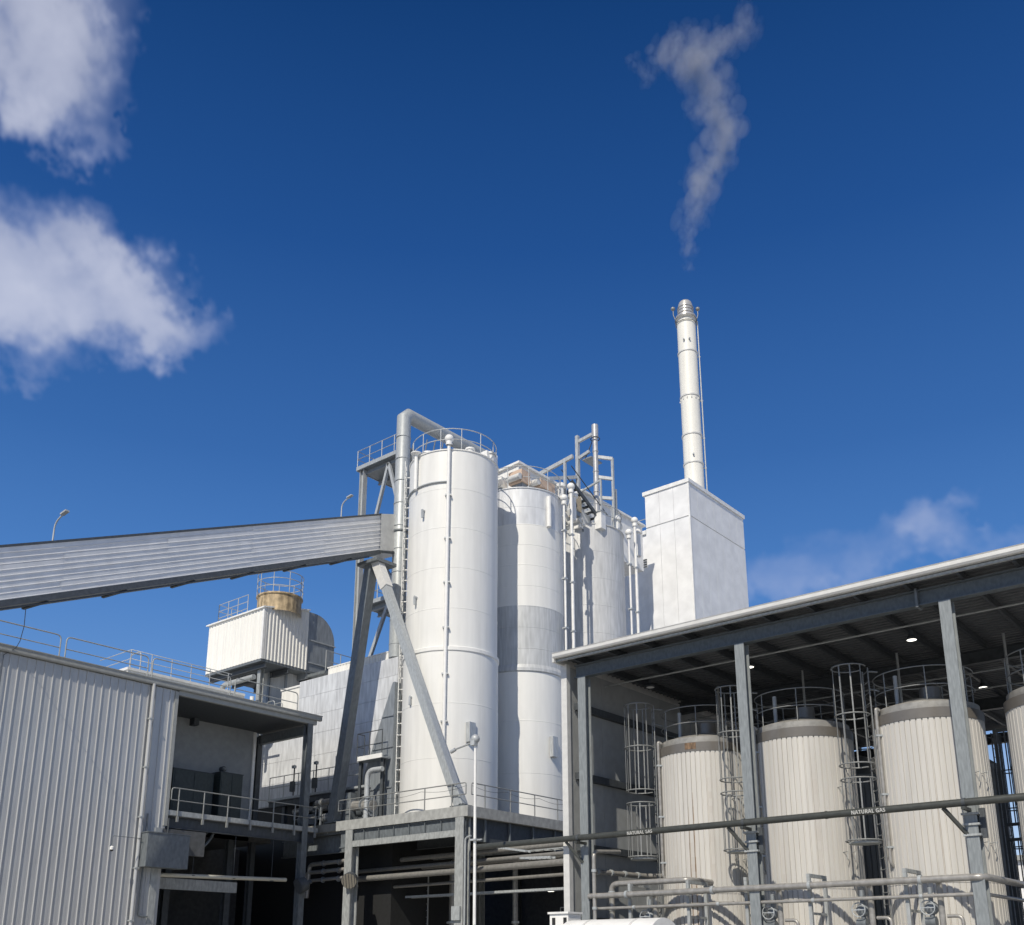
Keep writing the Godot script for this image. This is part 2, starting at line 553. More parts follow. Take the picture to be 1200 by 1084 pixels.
# ---------------------------------------------------------------- the place
func _ready() -> void:
	rng.seed = 4242
	var cam := Camera3D.new()
	cam.name = "camera"
	add_child(cam)
	cam.position = Vector3(0, 1.7, 0)
	cam.rotation = Vector3(0.2755, 0.6940, 0)
	cam.keep_aspect = Camera3D.KEEP_HEIGHT
	cam.projection = Camera3D.PROJECTION_FRUSTUM
	cam.near = 0.5
	cam.far = 6000.0
	cam.size = 0.5 * 1084.0 / 1202.0
	cam.frustum_offset = Vector2(0.0, 0.5 * 245.2 / 1202.0)
	cam.current = true

	var env := Environment.new()
	env.background_mode = Environment.BG_SKY
	env.sky = make_sky()
	env.ambient_light_source = Environment.AMBIENT_SOURCE_SKY
	env.tonemap_mode = Environment.TONE_MAPPER_LINEAR
	env.tonemap_exposure = 1.0
	env.sdfgi_enabled = true
	env.ssao_enabled = true
	env.ssil_enabled = true
	env.volumetric_fog_enabled = true
	env.volumetric_fog_density = 0.0
	var we := WorldEnvironment.new()
	we.name = "world_environment"
	we.environment = env
	add_child(we)

	var sun := DirectionalLight3D.new()
	sun.name = "sun"
	sun.light_energy = 1.34
	sun.light_color = Color(1.0, 0.965, 0.90)
	sun.light_angular_distance = 0.5
	sun.shadow_enabled = true
	add_child(sun)
	var el := deg_to_rad(43.5)
	var az := deg_to_rad(17.0)
	sun.look_at_from_position(Vector3(sin(az) * cos(el), sin(el), cos(az) * cos(el)) * 100.0, Vector3.ZERO)

	make_materials()
	ground()
	left_building()
	conveyor()
	tower_and_duct()
	platform()
	silos()
	rooftop_plant()
	boiler_house()
	zinc_block()
	cooling_unit()
	shed()
	tanks()
	shed_pipes()
	yard_things()
	plume()

func ground() -> void:
	var b := Mb.new()
	b.quad(Vector3(-3000, 0, -3000), Vector3(3000, 0, -3000), Vector3(3000, 0, 3000), Vector3(-3000, 0, 3000), Vector3.UP)
	solo("ground", b, M.yard, "pale concrete yard around the plant", "", "", "structure")

func left_building() -> void:
	var o := thing("warehouse", "grey ribbed metal warehouse with a flat roof and recessed balcony at its end", "building", Vector3(-37.5, 0, -20))
	# standing sheets, each with its rib
	var sheets := []
	for k in 3:
		var b := Mb.new()
		var xs := [0.0, 0.012, 0.028, 0.046, 0.058, 0.15, 0.158, 0.24, 0.248, 0.335]
		var ds := [0.004, 0.034, 0.036, 0.034, 0.004, 0.0, 0.004, 0.004, 0.0, 0.0]
		for i in 9:
			b.quad(Vector3(ds[i], 0, -xs[i]), Vector3(ds[i + 1], 0, -xs[i + 1]), Vector3(ds[i + 1], 12.66, -xs[i + 1]), Vector3(ds[i], 12.66, -xs[i]), Vector3.RIGHT)
		b.quad(Vector3(0, 0, 0), Vector3(ds[0], 0, 0), Vector3(ds[0], 12.66, 0), Vector3(0, 12.66, 0), Vector3.BACK)
		sheets.append(b.mesh())
	var z := -8.0
	var n := 0
	while z > -22.9:
		var q := part(o, "wall_sheet", sheets[n % 3], M.wall_grey)
		q.position = Vector3(rng.randf_range(-0.002, 0.002), -(5.6 if z < -22.75 else 0.0) * 0.0, z - o.position.z)
		n += 1
		z -= 0.335
	var b := Mb.new()
	b.span(-37.9, -37.505, 0, 12.66, -8.0, -22.85)
	part(o, "wall_core", b, M.dim_wall)
	b = Mb.new()
	b.span(-37.62, -37.44, 7.0, 12.62, -23.13, -22.97)
	part(o, "corner_flashing", b, M.gutter_grey)
	# roof, fascia and gutter
	b = Mb.new()
	b.span(-62, -37.52, 12.72, 12.9, -6.0, -30.55)
	part(o, "roof", b, M.gutter_grey)
	b = Mb.new()
	var prof := PackedVector2Array([Vector2(0, 0), Vector2(0.14, 0), Vector2(0.17, 0.04), Vector2(0.17, 0.20), Vector2(0.2, 0.22), Vector2(0.2, 0.25), Vector2(0, 0.25)])
	b.prism(prof, Vector3(-37.48, 12.68, -6.0), Vector3.RIGHT, Vector3.UP, Vector3(0, 0, -24.75))
	part(o, "gutter", b, M.gutter_grey)
	b = Mb.new()
	b.span(-37.62, -37.44, 12.48, 12.675, -23.14, -30.55)
	part(o, "fascia", b, M.gutter_grey)
	b = Mb.new()
	b.span(-41.2, -37.63, 12.5, 12.71, -23.0, -30.5)
	part(o, "soffit", b, M.steel_dark)
	# downpipe with its brackets
	var dp := Mb.new()
	dp.tube(Vector3(-37.36, 0, -21.9), Vector3(-37.36, 12.7, -21.9), 0.075, 12)
	var dpo := part(o, "downpipe", dp, M.wall_grey)
	for y in [3.2, 5.2, 7.2, 9.2, 11.2]:
		b = Mb.new()
		b.span(-37.49, -37.27, y, y + 0.05, -21.99, -21.81)
		sub(dpo, "bracket", b, M.galv)
	# recess behind the balcony
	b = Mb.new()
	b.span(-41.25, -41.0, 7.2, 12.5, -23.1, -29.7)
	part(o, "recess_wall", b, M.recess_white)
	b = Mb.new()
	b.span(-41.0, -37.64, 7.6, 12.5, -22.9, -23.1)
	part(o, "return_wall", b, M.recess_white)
	b = Mb.new()
	b.span(-40.98, -40.9, 7.6, 12.45, -29.55, -29.7)
	part(o, "wall_corner_trim", b, M.white_plain)
	b = Mb.new()
	b.ibeam(Vector3(-37.7, 12.2, -30.2), Vector3(-41.3, 12.2, -30.2), 0.45, 0.25)
	part(o, "roof_beam", b, M.steel_grey)
	b = Mb.new()
	b.span(-41.0, -40.6, 12.18, 12.5, -26.0, -26.25)
	part(o, "haunch", b, M.steel_dark)
	b = Mb.new()
	b.ibeam(Vector3(-37.62, 0, -30.2), Vector3(-37.62, 12.48, -30.2), 0.34, 0.30, Vector3.RIGHT)
	part(o, "end_column", b, M.steel_grey)
	b = Mb.new()
	b.ibeam(Vector3(-41.4, 0, -30.2), Vector3(-41.4, 12.4, -30.2), 0.3, 0.25, Vector3.RIGHT)
	part(o, "back_column", b, M.steel_dark)
	# balcony floor and its edge
	b = Mb.new()
	b.span(-41.0, -37.5, 7.43, 7.6, -23.1, -30.95)
	part(o, "balcony_floor", b, M.concrete)
	b = Mb.new()
	b.ibeam(Vector3(-37.7, 7.18, -23.0), Vector3(-37.7, 7.18, -30.9), 0.46, 0.22)
	part(o, "edge_beam", b, M.steel_dark)
	b = Mb.new()
	b.span(-37.49, -37.47, 7.46, 7.66, -23.1, -30.95)
	part(o, "toe_plate", b, M.steel_mid)
	var rl := Node3D.new()
	rl.name = "balcony_railing"
	o.add_child(rl, true)
	rl.position = -o.position
	for i in 7:
		var zz := -23.55 - i * 1.2
		b = Mb.new()
		b.tube(Vector3(-37.43, 7.2, zz), Vector3(-37.43, 8.58, zz), 0.028, 8)
		sub(rl, "post", b, M.steel_rail)
		b = Mb.new()
		b.span(-37.47, -37.38, 7.2, 7.42, zz - 0.04, zz + 0.04)
		sub(rl, "foot", b, M.steel_rail)
	for e in [[8.58, 0.026], [8.08, 0.022]]:
		b = Mb.new()
		if e[0] > 8.3:
			b.path(rounded([Vector3(-37.43, 8.08, -23.2), Vector3(-37.43, 8.58, -23.2), Vector3(-37.43, 8.58, -30.95), Vector3(-37.43, 8.08, -30.95)], 0.14), e[1], 8)
		else:
			b.path([Vector3(-37.43, 8.08, -23.2), Vector3(-37.43, 8.08, -30.95)], e[1], 8)
		sub(rl, "rail", b, M.steel_rail)
	# below the balcony: the open loading bay
	b = Mb.new()
	b.span(-37.75, -37.45, 0, 6.9, -22.62, -22.92)
	part(o, "bay_jamb", b, M.steel_mid)
	b = Mb.new()
	b.span(-37.72, -37.5, 5.9, 6.9, -22.95, -25.0)
	part(o, "bay_cladding", b, M.dim_wall)
	b = Mb.new()
	b.span(-38.9, -38.7, 4.6, 5.05, -23.0, -27.6)
	part(o, "bay_header", b, M.steel_mid)
	b = Mb.new()
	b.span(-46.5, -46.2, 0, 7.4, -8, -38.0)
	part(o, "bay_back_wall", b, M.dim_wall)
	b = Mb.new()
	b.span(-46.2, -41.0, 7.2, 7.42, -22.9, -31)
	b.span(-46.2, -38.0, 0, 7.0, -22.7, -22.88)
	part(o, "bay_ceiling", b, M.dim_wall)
	for zz in [-25.2, -28.3]:
		b = Mb.new()
		b.ibeam(Vector3(-40.5, 0, zz), Vector3(-40.5, 7.1, zz), 0.3, 0.3, Vector3.RIGHT)
		part(o, "bay_column", b, M.steel_dark)
	b = Mb.new()
	b.path(rounded([Vector3(-38.2, 6.35, -23.0), Vector3(-38.2, 6.35, -25.0), Vector3(-38.2, 6.9, -25.4), Vector3(-38.2, 7.1, -25.6)], 0.2), 0.07, 8)
	b.path(rounded([Vector3(-38.2, 6.1, -23.0), Vector3(-38.2, 6.1, -25.1), Vector3(-38.2, 6.7, -25.7), Vector3(-38.2, 7.1, -25.9)], 0.2), 0.06, 8)
	part(o, "bay_conduit", b, M.steel_grey)

	# things fixed to it
	var p := thing("condensate_pipe", "cream pipe running level under the warehouse balcony", "pipe", Vector3(-37.6, 5.0, -26))
	b = Mb.new()
	b.tube(Vector3(-37.62, 5.05, -23.0), Vector3(-37.62, 5.22, -29.4), 0.085, 12)
	part(p, "run", b, M.pipe_cream)
	for zz in [-24.6, -26.6, -28.6]:
		b = Mb.new()
		b.tube(Vector3(-37.62, 5.2, zz), Vector3(-37.62, 7.0, zz), 0.012, 5)
		b.ring(Vector3(-37.62, 5.12, zz), 0.1, 0.015, 0, TAU, 10, 4)
		part(p, "hanger", b, M.steel_dark)

	var bx := thing("ventilation_box", "plain grey metal box jutting from the corner of the warehouse wall", "box", Vector3(-37.2, 5.2, -23))
	b = Mb.new()
	b.span(-37.42, -36.85, 5.28, 6.6, -21.98, -23.85)
	part(bx, "casing", b, M.steel_grey)
	b = Mb.new()
	b.span(-37.44, -36.82, 6.602, 6.64, -21.95, -23.88)
	part(bx, "lid", b, M.steel_grey)
	b = Mb.new()
	b.path(rounded([Vector3(-37.4, 7.4, -22.2), Vector3(-37.4, 3.4, -22.2), Vector3(-37.4, 3.4, -22.6)], 0.1), 0.035, 8)
	part(bx, "conduit", b, M.steel_grey)
	b = Mb.new()
	b.tube(Vector3(-37.3, 6.64, -23.1), Vector3(-37.3, 7.3, -23.1), 0.03, 8)
	part(bx, "cable_stub", b, M.steel_dark)

	var sc := thing("security_camera", "small dome camera hanging from a bent rod on the ribbed wall", "camera", Vector3(-37.1, 5.8, -20.7))
	b = Mb.new()
	b.path(rounded([Vector3(-37.46, 6.35, -21.85), Vector3(-37.1, 6.35, -21.85), Vector3(-37.05, 6.35, -20.62), Vector3(-37.05, 5.95, -20.62)], 0.06), 0.014, 6)
	part(sc, "arm", b, M.steel_grey)
	b = Mb.new()
	b.lathe(Vector3(-37.05, 5.75, -20.62), [Vector2(0.001, 0), Vector2(0.05, 0.02), Vector2(0.07, 0.07)], 12)
	part(sc, "dome", b, M.print_black)
	b = Mb.new()
	b.lathe(Vector3(-37.05, 5.82, -20.62), [Vector2(0.08, 0), Vector2(0.08, 0.1), Vector2(0.03, 0.14), Vector2(0.001, 0.15)], 12)
	part(sc, "housing", b, M.white_plain)

	var labels := ["wide dark green equipment cabinet at the back of the balcony", "tall dark green cabinet at the far end of the balcony row", "low dark cabinet at the near end of the balcony"]
	var cab := [[-24.9, -27.0, 2.35, -40.2], [-27.15, -28.35, 2.45, -39.9], [-23.4, -24.8, 2.0, -40.3]]
	for k in 3:
		var c := thing("equipment_cabinet", labels[k], "cabinet", Vector3(cab[k][3], 7.6, cab[k][0]), "cabinets on the balcony")
		b = Mb.new()
		b.span(-40.95, cab[k][3], 7.66, 7.6 + cab[k][2], cab[k][0], cab[k][1])
		part(c, "casing", b, M.cabinet_green)
		b = Mb.new()
		b.span(-40.97, cab[k][3] + 0.03, 7.6 + cab[k][2] + 0.002, 7.63 + cab[k][2], cab[k][0] + 0.03, cab[k][1] - 0.03)
		part(c, "top", b, M.steel_dark)
		for j in 2:
			b = Mb.new()
			var za: float = lerpf(cab[k][0], cab[k][1], 0.04 + 0.48 * j)
			var zb: float = lerpf(cab[k][0], cab[k][1], 0.48 + 0.48 * j)
			b.span(cab[k][3], cab[k][3] + 0.02, 7.75, 7.5 + cab[k][2], za, zb)
			part(c, "door", b, M.cabinet_green)
	var wl := thing("wall_lamp", "small round bulkhead lamp on the balcony back wall", "lamp", Vector3(-40.95, 10.4, -27.9))
	b = Mb.new()
	b.tube(Vector3(-40.99, 10.4, -27.9), Vector3(-40.8, 10.4, -27.9), 0.13, 14)
	part(wl, "housing", b, M.steel_dark)
	b = Mb.new()
	b.ball(Vector3(-40.79, 10.4, -27.9), 0.09)
	part(wl, "lens", b, M.steel_rail)

	# separate hoops of guard rail along the roof edge
	var hoops := [[-14.7, -18.02], [-18.25, -21.8], [-22.0, -25.85], [-26.1, -29.62]]
	var hl := ["nearest the hanging cable", "over the middle of the ribbed wall", "above the downpipe and balcony", "over the far end of the balcony"]
	for k in hoops.size():
		var g := thing("roof_guard_rail", "round cornered steel guard rail on the warehouse roof, " + hl[k], "railing", Vector3(-37.8, 12.9, hoops[k][0]), "guard rails on the warehouse roof")
		b = Mb.new()
		b.path(rounded([Vector3(-37.8, 12.9, hoops[k][0]), Vector3(-37.8, 13.92, hoops[k][0]), Vector3(-37.8, 13.92, hoops[k][1]), Vector3(-37.8, 12.9, hoops[k][1])], 0.2), 0.027, 8)
		part(g, "hoop", b, M.steel_mid)
		b = Mb.new()
		b.path([Vector3(-37.8, 13.42, hoops[k][0]), Vector3(-37.8, 13.42, hoops[k][1])], 0.022, 8)
		part(g, "middle_rail", b, M.steel_mid)
		for zz in hoops[k]:
			b = Mb.new()
			b.span(-37.9, -37.7, 12.902, 12.93, zz - 0.07, zz + 0.07)
			part(g, "foot", b, M.galv)
	b = Mb.new()
	b.path([Vector3(-34.0, 13.62, -14.85), Vector3(-35.4, 13.15, -15.5), Vector3(-36.6, 12.95, -15.95), Vector3(-37.1, 12.92, -16.1), Vector3(-37.26, 12.85, -16.12), Vector3(-37.44, 12.55, -15.8), Vector3(-37.42, 0.2, -15.75)], 0.013, 6)
	solo("hanging_cable", b, M.steel_dark, "dark cable dropping from the conveyor gallery over the warehouse gutter", "cable")
	# a short vertical rail bend further along the roof
	var g2 := thing("roof_access_hoop", "small bent grab rail on the far corner of the warehouse roof", "railing", Vector3(-38.6, 12.9, -29.0))
	for dz in [0.0, -0.45]:
		b = Mb.new()
		b.path(rounded([Vector3(-38.6, 12.9, -28.9 + dz), Vector3(-38.6, 13.55, -28.9 + dz), Vector3(-39.2, 13.55, -28.9 + dz), Vector3(-39.2, 12.9, -28.9 + dz)], 0.15), 0.025, 8)
		part(g2, "hoop", b, M.steel_mid)

	# white upstand of the roof behind
	var u := thing("rear_roof_block", "low cream roof block behind the warehouse roof edge", "building", Vector3(-46, 0, -26))
	b = Mb.new()
	b.span(-52, -44.0, 12.0, 15.05, -24.35, -31.0)
	part(u, "wall", b, M.cream)
	b = Mb.new()
	b.span(-52.1, -43.95, 15.052, 15.18, -24.3, -31.0)
	part(u, "coping", b, M.white_plain)
	var rr := Node3D.new()
	rr.name = "roof_railing"
	u.add_child(rr, true)
	rr.position = -u.position
	for i in 6:
		b = Mb.new()
		b.tube(Vector3(-44.1, 15.18, -24.5 - i * 1.1), Vector3(-44.1, 16.1, -24.5 - i * 1.1), 0.022, 6)
		sub(rr, "post", b, M.galv_bright)
	for y in [15.65, 16.1]:
		b = Mb.new()
		b.path([Vector3(-47.0, y, -24.5), Vector3(-44.1, y, -24.5), Vector3(-44.1, y, -30.2)], 0.02, 6)
		sub(rr, "rail", b, M.galv_bright)
	b = Mb.new()
	b.path(rounded([Vector3(-44.6, 15.2, -25.3), Vector3(-44.6, 16.3, -25.3), Vector3(-45.6, 16.3, -25.3), Vector3(-45.6, 15.2, -25.3)], 0.3), 0.03, 8)
	sub(rr, "ladder_hoop", b, M.galv_bright)

# corners of a path rounded off
func rounded(p: Array, r: float) -> Array:
	var out := [p[0]]
	for i in range(1, p.size() - 1):
		var a: Vector3 = p[i - 1]
		var b: Vector3 = p[i]
		var c: Vector3 = p[i + 1]
		var q := minf(r, minf(a.distance_to(b), b.distance_to(c)) * 0.49)
		var s := b + (a - b).normalized() * q
		var e := b + (c - b).normalized() * q
		for k in 6:
			var t := k / 5.0
			out.append(s.lerp(b, t).lerp(b.lerp(e, t), t))
	out.append(p[-1])
	return out

func conveyor() -> void:
	var o := thing("conveyor_gallery", "long grey ribbed conveyor gallery sloping up to the silos", "conveyor", Vector3(-33, 0, -18))
	var d := Vector3(-0.11924, 0.40674, -0.90573)
	var top := Vector3(-34.99, 22.81, -31.35)
	var left := Vector3(-0.9914, 0, 0.1305)
	var up := Vector3(0, 1, 0)
	var h := 1.86
	var lengths := [-0.7, 3.6, 8.4, 13.0, 17.6, 23.0]
	# horizontal cladding strips, each with its rolled lower lip
	for k in lengths.size() - 1:
		for j in 9:
			var y1 := -h * j / 9.0
			var y0 := -h * (j + 1) / 9.0
			var a: Vector3 = top - d * lengths[k]
			var b2: Vector3 = top - d * lengths[k + 1]
			var b := Mb.new()
			var off := -left
			var jit := rng.randf_range(-0.006, 0.006)
			var pr := [[y1, 0.004], [y0 + 0.045, 0.006], [y0 + 0.032, 0.018], [y0 + 0.012, 0.018], [y0, 0.0]]
			for i in 4:
				b.quad(a + up * pr[i][0] + off * (pr[i][1] + jit), b2 + up * pr[i][0] + off * (pr[i][1] + jit), b2 + up * pr[i + 1][0] + off * (pr[i + 1][1] + jit), a + up * pr[i + 1][0] + off * (pr[i + 1][1] + jit), off)
			part(o, "cladding_strip", b, M.conveyor)
	# body, roof and underside
	var a0 := top - d * (-0.7)
	var a1 := top - d * 23.0
	var wide := 1.4
	var sq := PackedVector2Array([Vector2(0.03, -h), Vector2(wide, -h), Vector2(wide, 0), Vector2(0.03, 0)])
	var b := Mb.new()
	b.prism(sq, a0, left, up, a1 - a0)
	part(o, "inner_casing", b, M.conveyor)
	b = Mb.new()
	b.prism(PackedVector2Array([Vector2(-0.04, 0.004), Vector2(wide + 0.05, 0.004), Vector2(wide + 0.05, 0.09), Vector2(-0.04, 0.09)]), a0, left, up, a1 - a0)
	part(o, "roof", b, M.conveyor_dark)
	b = Mb.new()
	b.prism(PackedVector2Array([Vector2(-0.06, -h - 0.22), Vector2(wide, -h - 0.22), Vector2(wide, -h - 0.004), Vector2(-0.06, -h - 0.004)]), a0, left, up, a1 - a0)
	part(o, "floor_channel", b, M.conveyor_dark)
	for k in 6:
		var p := top - d * (1.5 + k * 3.3) + up * (-h - 0.26)
		b = Mb.new()
		b.bar(p + left * 0.03, p + left * wide, 0.1, 0.06)
		part(o, "cross_member", b, M.steel_dark)
	b = Mb.new()
	b.path([top - d * 0.2 + up * (-h - 0.3) - left * 0.02, a1 + up * (-h - 0.3) - left * 0.02], 0.03, 6)
	part(o, "cable_run", b, M.steel_dark)
	# head end: a flat transfer hood turned level
	var e0 := top + d * 0.62
	var f0 := top + d * 1.8 - Vector3(0, 0.04, 0)
	var g0 := f0 + Vector3(-0.04, 0.12, -0.75)
	b = Mb.new()
	var off2 := -left * 0.06
	b.quad(e0 + off2 + up * 0.06, f0 + off2 + up * 0.02, f0 + off2 * 2.0 - up * (h + 0.14), e0 + off2 - up * (h + 0.02), -left)
	b.quad(e0 + off2 + up * 0.06, f0 + off2 + up * 0.02, f0 + left * wide + up * 0.02, e0 + left * wide + up * 0.06, up)
	b.quad(e0 + off2 - up * h, f0 + off2 - up * (h + 0.14), f0 + left * wide - up * (h + 0.14), e0 + left * wide - up * h, -up)
	part(o, "transfer_hood", b, M.hood)
	b = Mb.new()
	b.prism(PackedVector2Array([Vector2(0, -h - 0.14), Vector2(wide, -h - 0.14), Vector2(wide, 0.0), Vector2(0, 0.0)]), f0 - left * 0.02, left, up, g0 - f0)
	part(o, "head_casing", b, M.conveyor)
	for j in 7:
		b = Mb.new()
		var y := -0.15 - j * 0.27
		b.bar(f0 - left * 0.04 + up * y, g0 - left * 0.04 + up * y, 0.06, 0.05)
		part(o, "head_rib", b, M.conveyor)
	b = Mb.new()
	b.bar(e0 - left * 0.09 - up * (h + 0.1), g0 - left * 0.09 - up * (h + 0.18), 0.08, 0.1)
	part(o, "sill_channel", b, M.steel_dark)

	# leaning legs of the support
	var s := thing("support_trestle", "leaning two legged steel trestle carrying the head of the conveyor", "trestle", Vector3(-33, 7.9, -31.3))
	b = Mb.new()
	b.bar(Vector3(-36.95, 7.95, -31.45), Vector3(-35.05, 20.3, -31.45), 0.46, 0.46, Vector3.BACK)
	part(s, "leg", b, M.steel_grey)
	b = Mb.new()
	b.bar(Vector3(-28.95, 7.95, -31.42), Vector3(-33.95, 18.9, -31.42), 0.37, 0.37, Vector3.BACK)
	part(s, "leg", b, M.galv)
	b = Mb.new()
	b.bar(Vector3(-33.9, 18.8, -31.42), Vector3(-34.65, 20.35, -31.42), 0.44, 0.43, Vector3.BACK)
	part(s, "leg_sleeve", b, M.hood)
	b = Mb.new()
	b.span(-35.6, -34.2, 20.2, 20.36, -32.3, -31.0)
	part(s, "saddle", b, M.steel_grey)
	for p in [Vector3(-36.95, 7.95, -31.45), Vector3(-28.95, 7.95, -31.42)]:
		b = Mb.new()
		b.span(p.x - 0.42, p.x + 0.42, 7.9, 7.96, p.z - 0.28, p.z + 0.2)
		part(s, "base_plate", b, M.steel_grey)
	b = Mb.new()
	b.bar(Vector3(-28.75, 8.0, -31.42), Vector3(-29.15, 8.9, -31.42), 0.1, 0.3, Vector3.BACK)
	part(s, "gusset", b, M.galv)
	b = Mb.new()
	b.span(-37.7, -36.2, 8.0, 9.3, -31.75, -32.3)
	solo("pump_skid_panel", b, M.steel_grey, "dark grey steel panel behind the foot of the leaning trestle leg", "panel")

	# lamps along the gallery roof
	for q in [[17.3, "slim gallery lamp standing on the conveyor roof, far from the silos"], [1.05, "slim gallery lamp standing on the conveyor roof, near the tower"]]:
		var p: Vector3 = top - d * q[0] + left * 1.2 + up * 0.1
		var l := thing("walkway_lamp", q[1], "lamp", p, "lamps on the conveyor roof")
		var tall := 0.9
		b = Mb.new()
		b.path(rounded([p, p + up * tall, p + up * (tall + 0.25) - left * 0.5], 0.3), 0.032, 8)
		part(l, "post", b, M.galv_bright)
		b = Mb.new()
		b.bar(p + up * (tall + 0.22) - left * 0.35, p + up * (tall + 0.30) - left * 0.66, 0.16, 0.06)
		part(l, "lamp_head", b, M.galv_bright)

func tower_and_duct() -> void:
	var o := thing("dust_duct", "fat galvanised duct rising beside the silo and bending level over its top", "duct", Vector3(-34.7, 8, -33.0))
	var b := Mb.new()
	var x := -35.05
	var z := -33.3
	b.path([Vector3(x, 15.95, z), Vector3(x, 29.0, z), Vector3(x, 29.3, z - 0.3), Vector3(x + 0.1, 29.3, z - 6.4)], 0.385, 24)
	part(o, "duct_run", b, M.galv)
	var y := 16.6
	while y < 28.6:
		b = Mb.new()
		b.lathe(Vector3(x, y, z), [Vector2(0.385, 0), Vector2(0.40, 0.015), Vector2(0.40, 0.045), Vector2(0.385, 0.06)], 24)
		part(o, "joint_band", b, M.galv)
		y += 1.25
	b = Mb.new()
	b.lathe(Vector3(x, 22.55, z), [Vector2(0.385, 0), Vector2(0.43, 0.0), Vector2(0.43, 0.08), Vector2(0.385, 0.08)], 24)
	part(o, "flange", b, M.steel_grey)

	var t := thing("access_tower", "galvanised steel access tower with decks behind the conveyor head", "tower", Vector3(-37.5, 8, -36))
	for c in [[-38.95, -34.1], [-38.95, -38.2], [-35.6, -38.2]]:
		b = Mb.new()
		b.ibeam(Vector3(c[0], 15.8, c[1]), Vector3(c[0], 27.6, c[1]), 0.3, 0.3, Vector3.RIGHT)
		part(t, "column", b, M.galv_bright)
	for dk in [[27.62, -39.25, -35.3, -33.9, -38.4], [19.75, -38.9, -36.4, -34.3, -37.6]]:
		b = Mb.new()
		b.span(dk[1], dk[2], dk[0], dk[0] + 0.12, dk[3], dk[4])
		part(t, "deck", b, M.galv_dark)
		b = Mb.new()
		b.span(dk[1] - 0.02, dk[2], dk[0] - 0.02, dk[0] + 0.2, dk[3] + 0.002, dk[3] + 0.06)
		part(t, "edge_channel", b, M.galv)
		b = Mb.new()
		b.span(dk[1] - 0.06, dk[1] - 0.002, dk[0] - 0.02, dk[0] + 0.2, dk[3], dk[4])
		part(t, "edge_channel", b, M.galv)
		for i in 4:
			var zz: float = lerpf(dk[3] - 0.3, dk[4] + 0.3, i / 3.0)
			b = Mb.new()
			b.ibeam(Vector3(dk[1], dk[0] - 0.14, zz), Vector3(dk[2], dk[0] - 0.14, zz), 0.26, 0.14)
			part(t, "joist", b, M.galv_dark)
		var rl := Node3D.new()
		rl.name = numbered(t, "deck_railing")
		t.add_child(rl, true)
		rl.position = -t.position
		var pts := [Vector3(dk[2] - 0.1, dk[0] + 0.12, dk[3]), Vector3(dk[1], dk[0] + 0.12, dk[3]), Vector3(dk[1], dk[0] + 0.12, dk[4])]
		for k in 2:
			var cnt := 4
			for i in cnt + 1 - k * 0:
				if k == 1 and i == 0:
					continue
				var p: Vector3 = (pts[k] as Vector3).lerp(pts[k + 1], float(i) / cnt)
				b = Mb.new()
				b.tube(p, p + Vector3.UP * 1.05, 0.026, 6)
				sub(rl, "post", b, M.galv_bright)
		for hh in [1.05, 0.55]:
			b = Mb.new()
			b.path([pts[0] + Vector3.UP * hh, pts[1] + Vector3.UP * hh, pts[2] + Vector3.UP * hh], 0.022, 6)
			sub(rl, "rail", b, M.galv_bright)
	for br in [[Vector3(-36.95, 27.4, -34.1), Vector3(-38.1, 23.6, -34.1)], [Vector3(-36.95, 27.4, -34.1), Vector3(-35.5, 22.8, -34.1)], [Vector3(-36.9, 19.6, -34.4), Vector3(-38.7, 15.2, -34.2)], [Vector3(-36.9, 19.6, -34.4), Vector3(-35.0, 15.0, -34.2)], [Vector3(-38.9, 14.6, -38.0), Vector3(-35.6, 18.2, -38.0)], [Vector3(-37.4, 22.5, -33.4), Vector3(-35.6, 20.2, -33.4)]]:
		b = Mb.new()
		b.bar(br[0], br[1], 0.16, 0.16)
		part(t, "brace", b, M.galv_bright)
	b = Mb.new()
	b.span(-37.4, -36.5, 18.0, 19.1, -36.0, -37.0)
	part(t, "chute", b, M.galv_dark)
	for yy in [23.0, 21.2]:
		b = Mb.new()
		b.ibeam(Vector3(-38.95, yy, -38.2), Vector3(-35.6, yy, -38.2), 0.22, 0.15)
		part(t, "girt", b, M.galv_dark)

	# the hooded blower cone beside the duct
	var f := thing("filter_hopper", "white cone topped filter vessel half hidden behind the silo duct", "filter", Vector3(-36.0, 27.7, -37.0))
	b = Mb.new()
	b.lathe(Vector3(-35.3, 26.6, -36.8), [Vector2(0.35, 0), Vector2(0.7, 0.5), Vector2(0.7, 1.7), Vector2(0.35, 2.05), Vector2(0.001, 2.1)], 20)
	part(f, "vessel", b, M.white_plain)
	for k in 3:
		b = Mb.new()
		b.bar(Vector3(-35.0 + 0.3 * k, 26.2, -34.6 - 0.3 * k), Vector3(-34.6 + 0.3 * k, 28.2, -34.6 - 0.3 * k), 0.05, 0.05)
		part(f, "lattice", b, M.galv_dark)

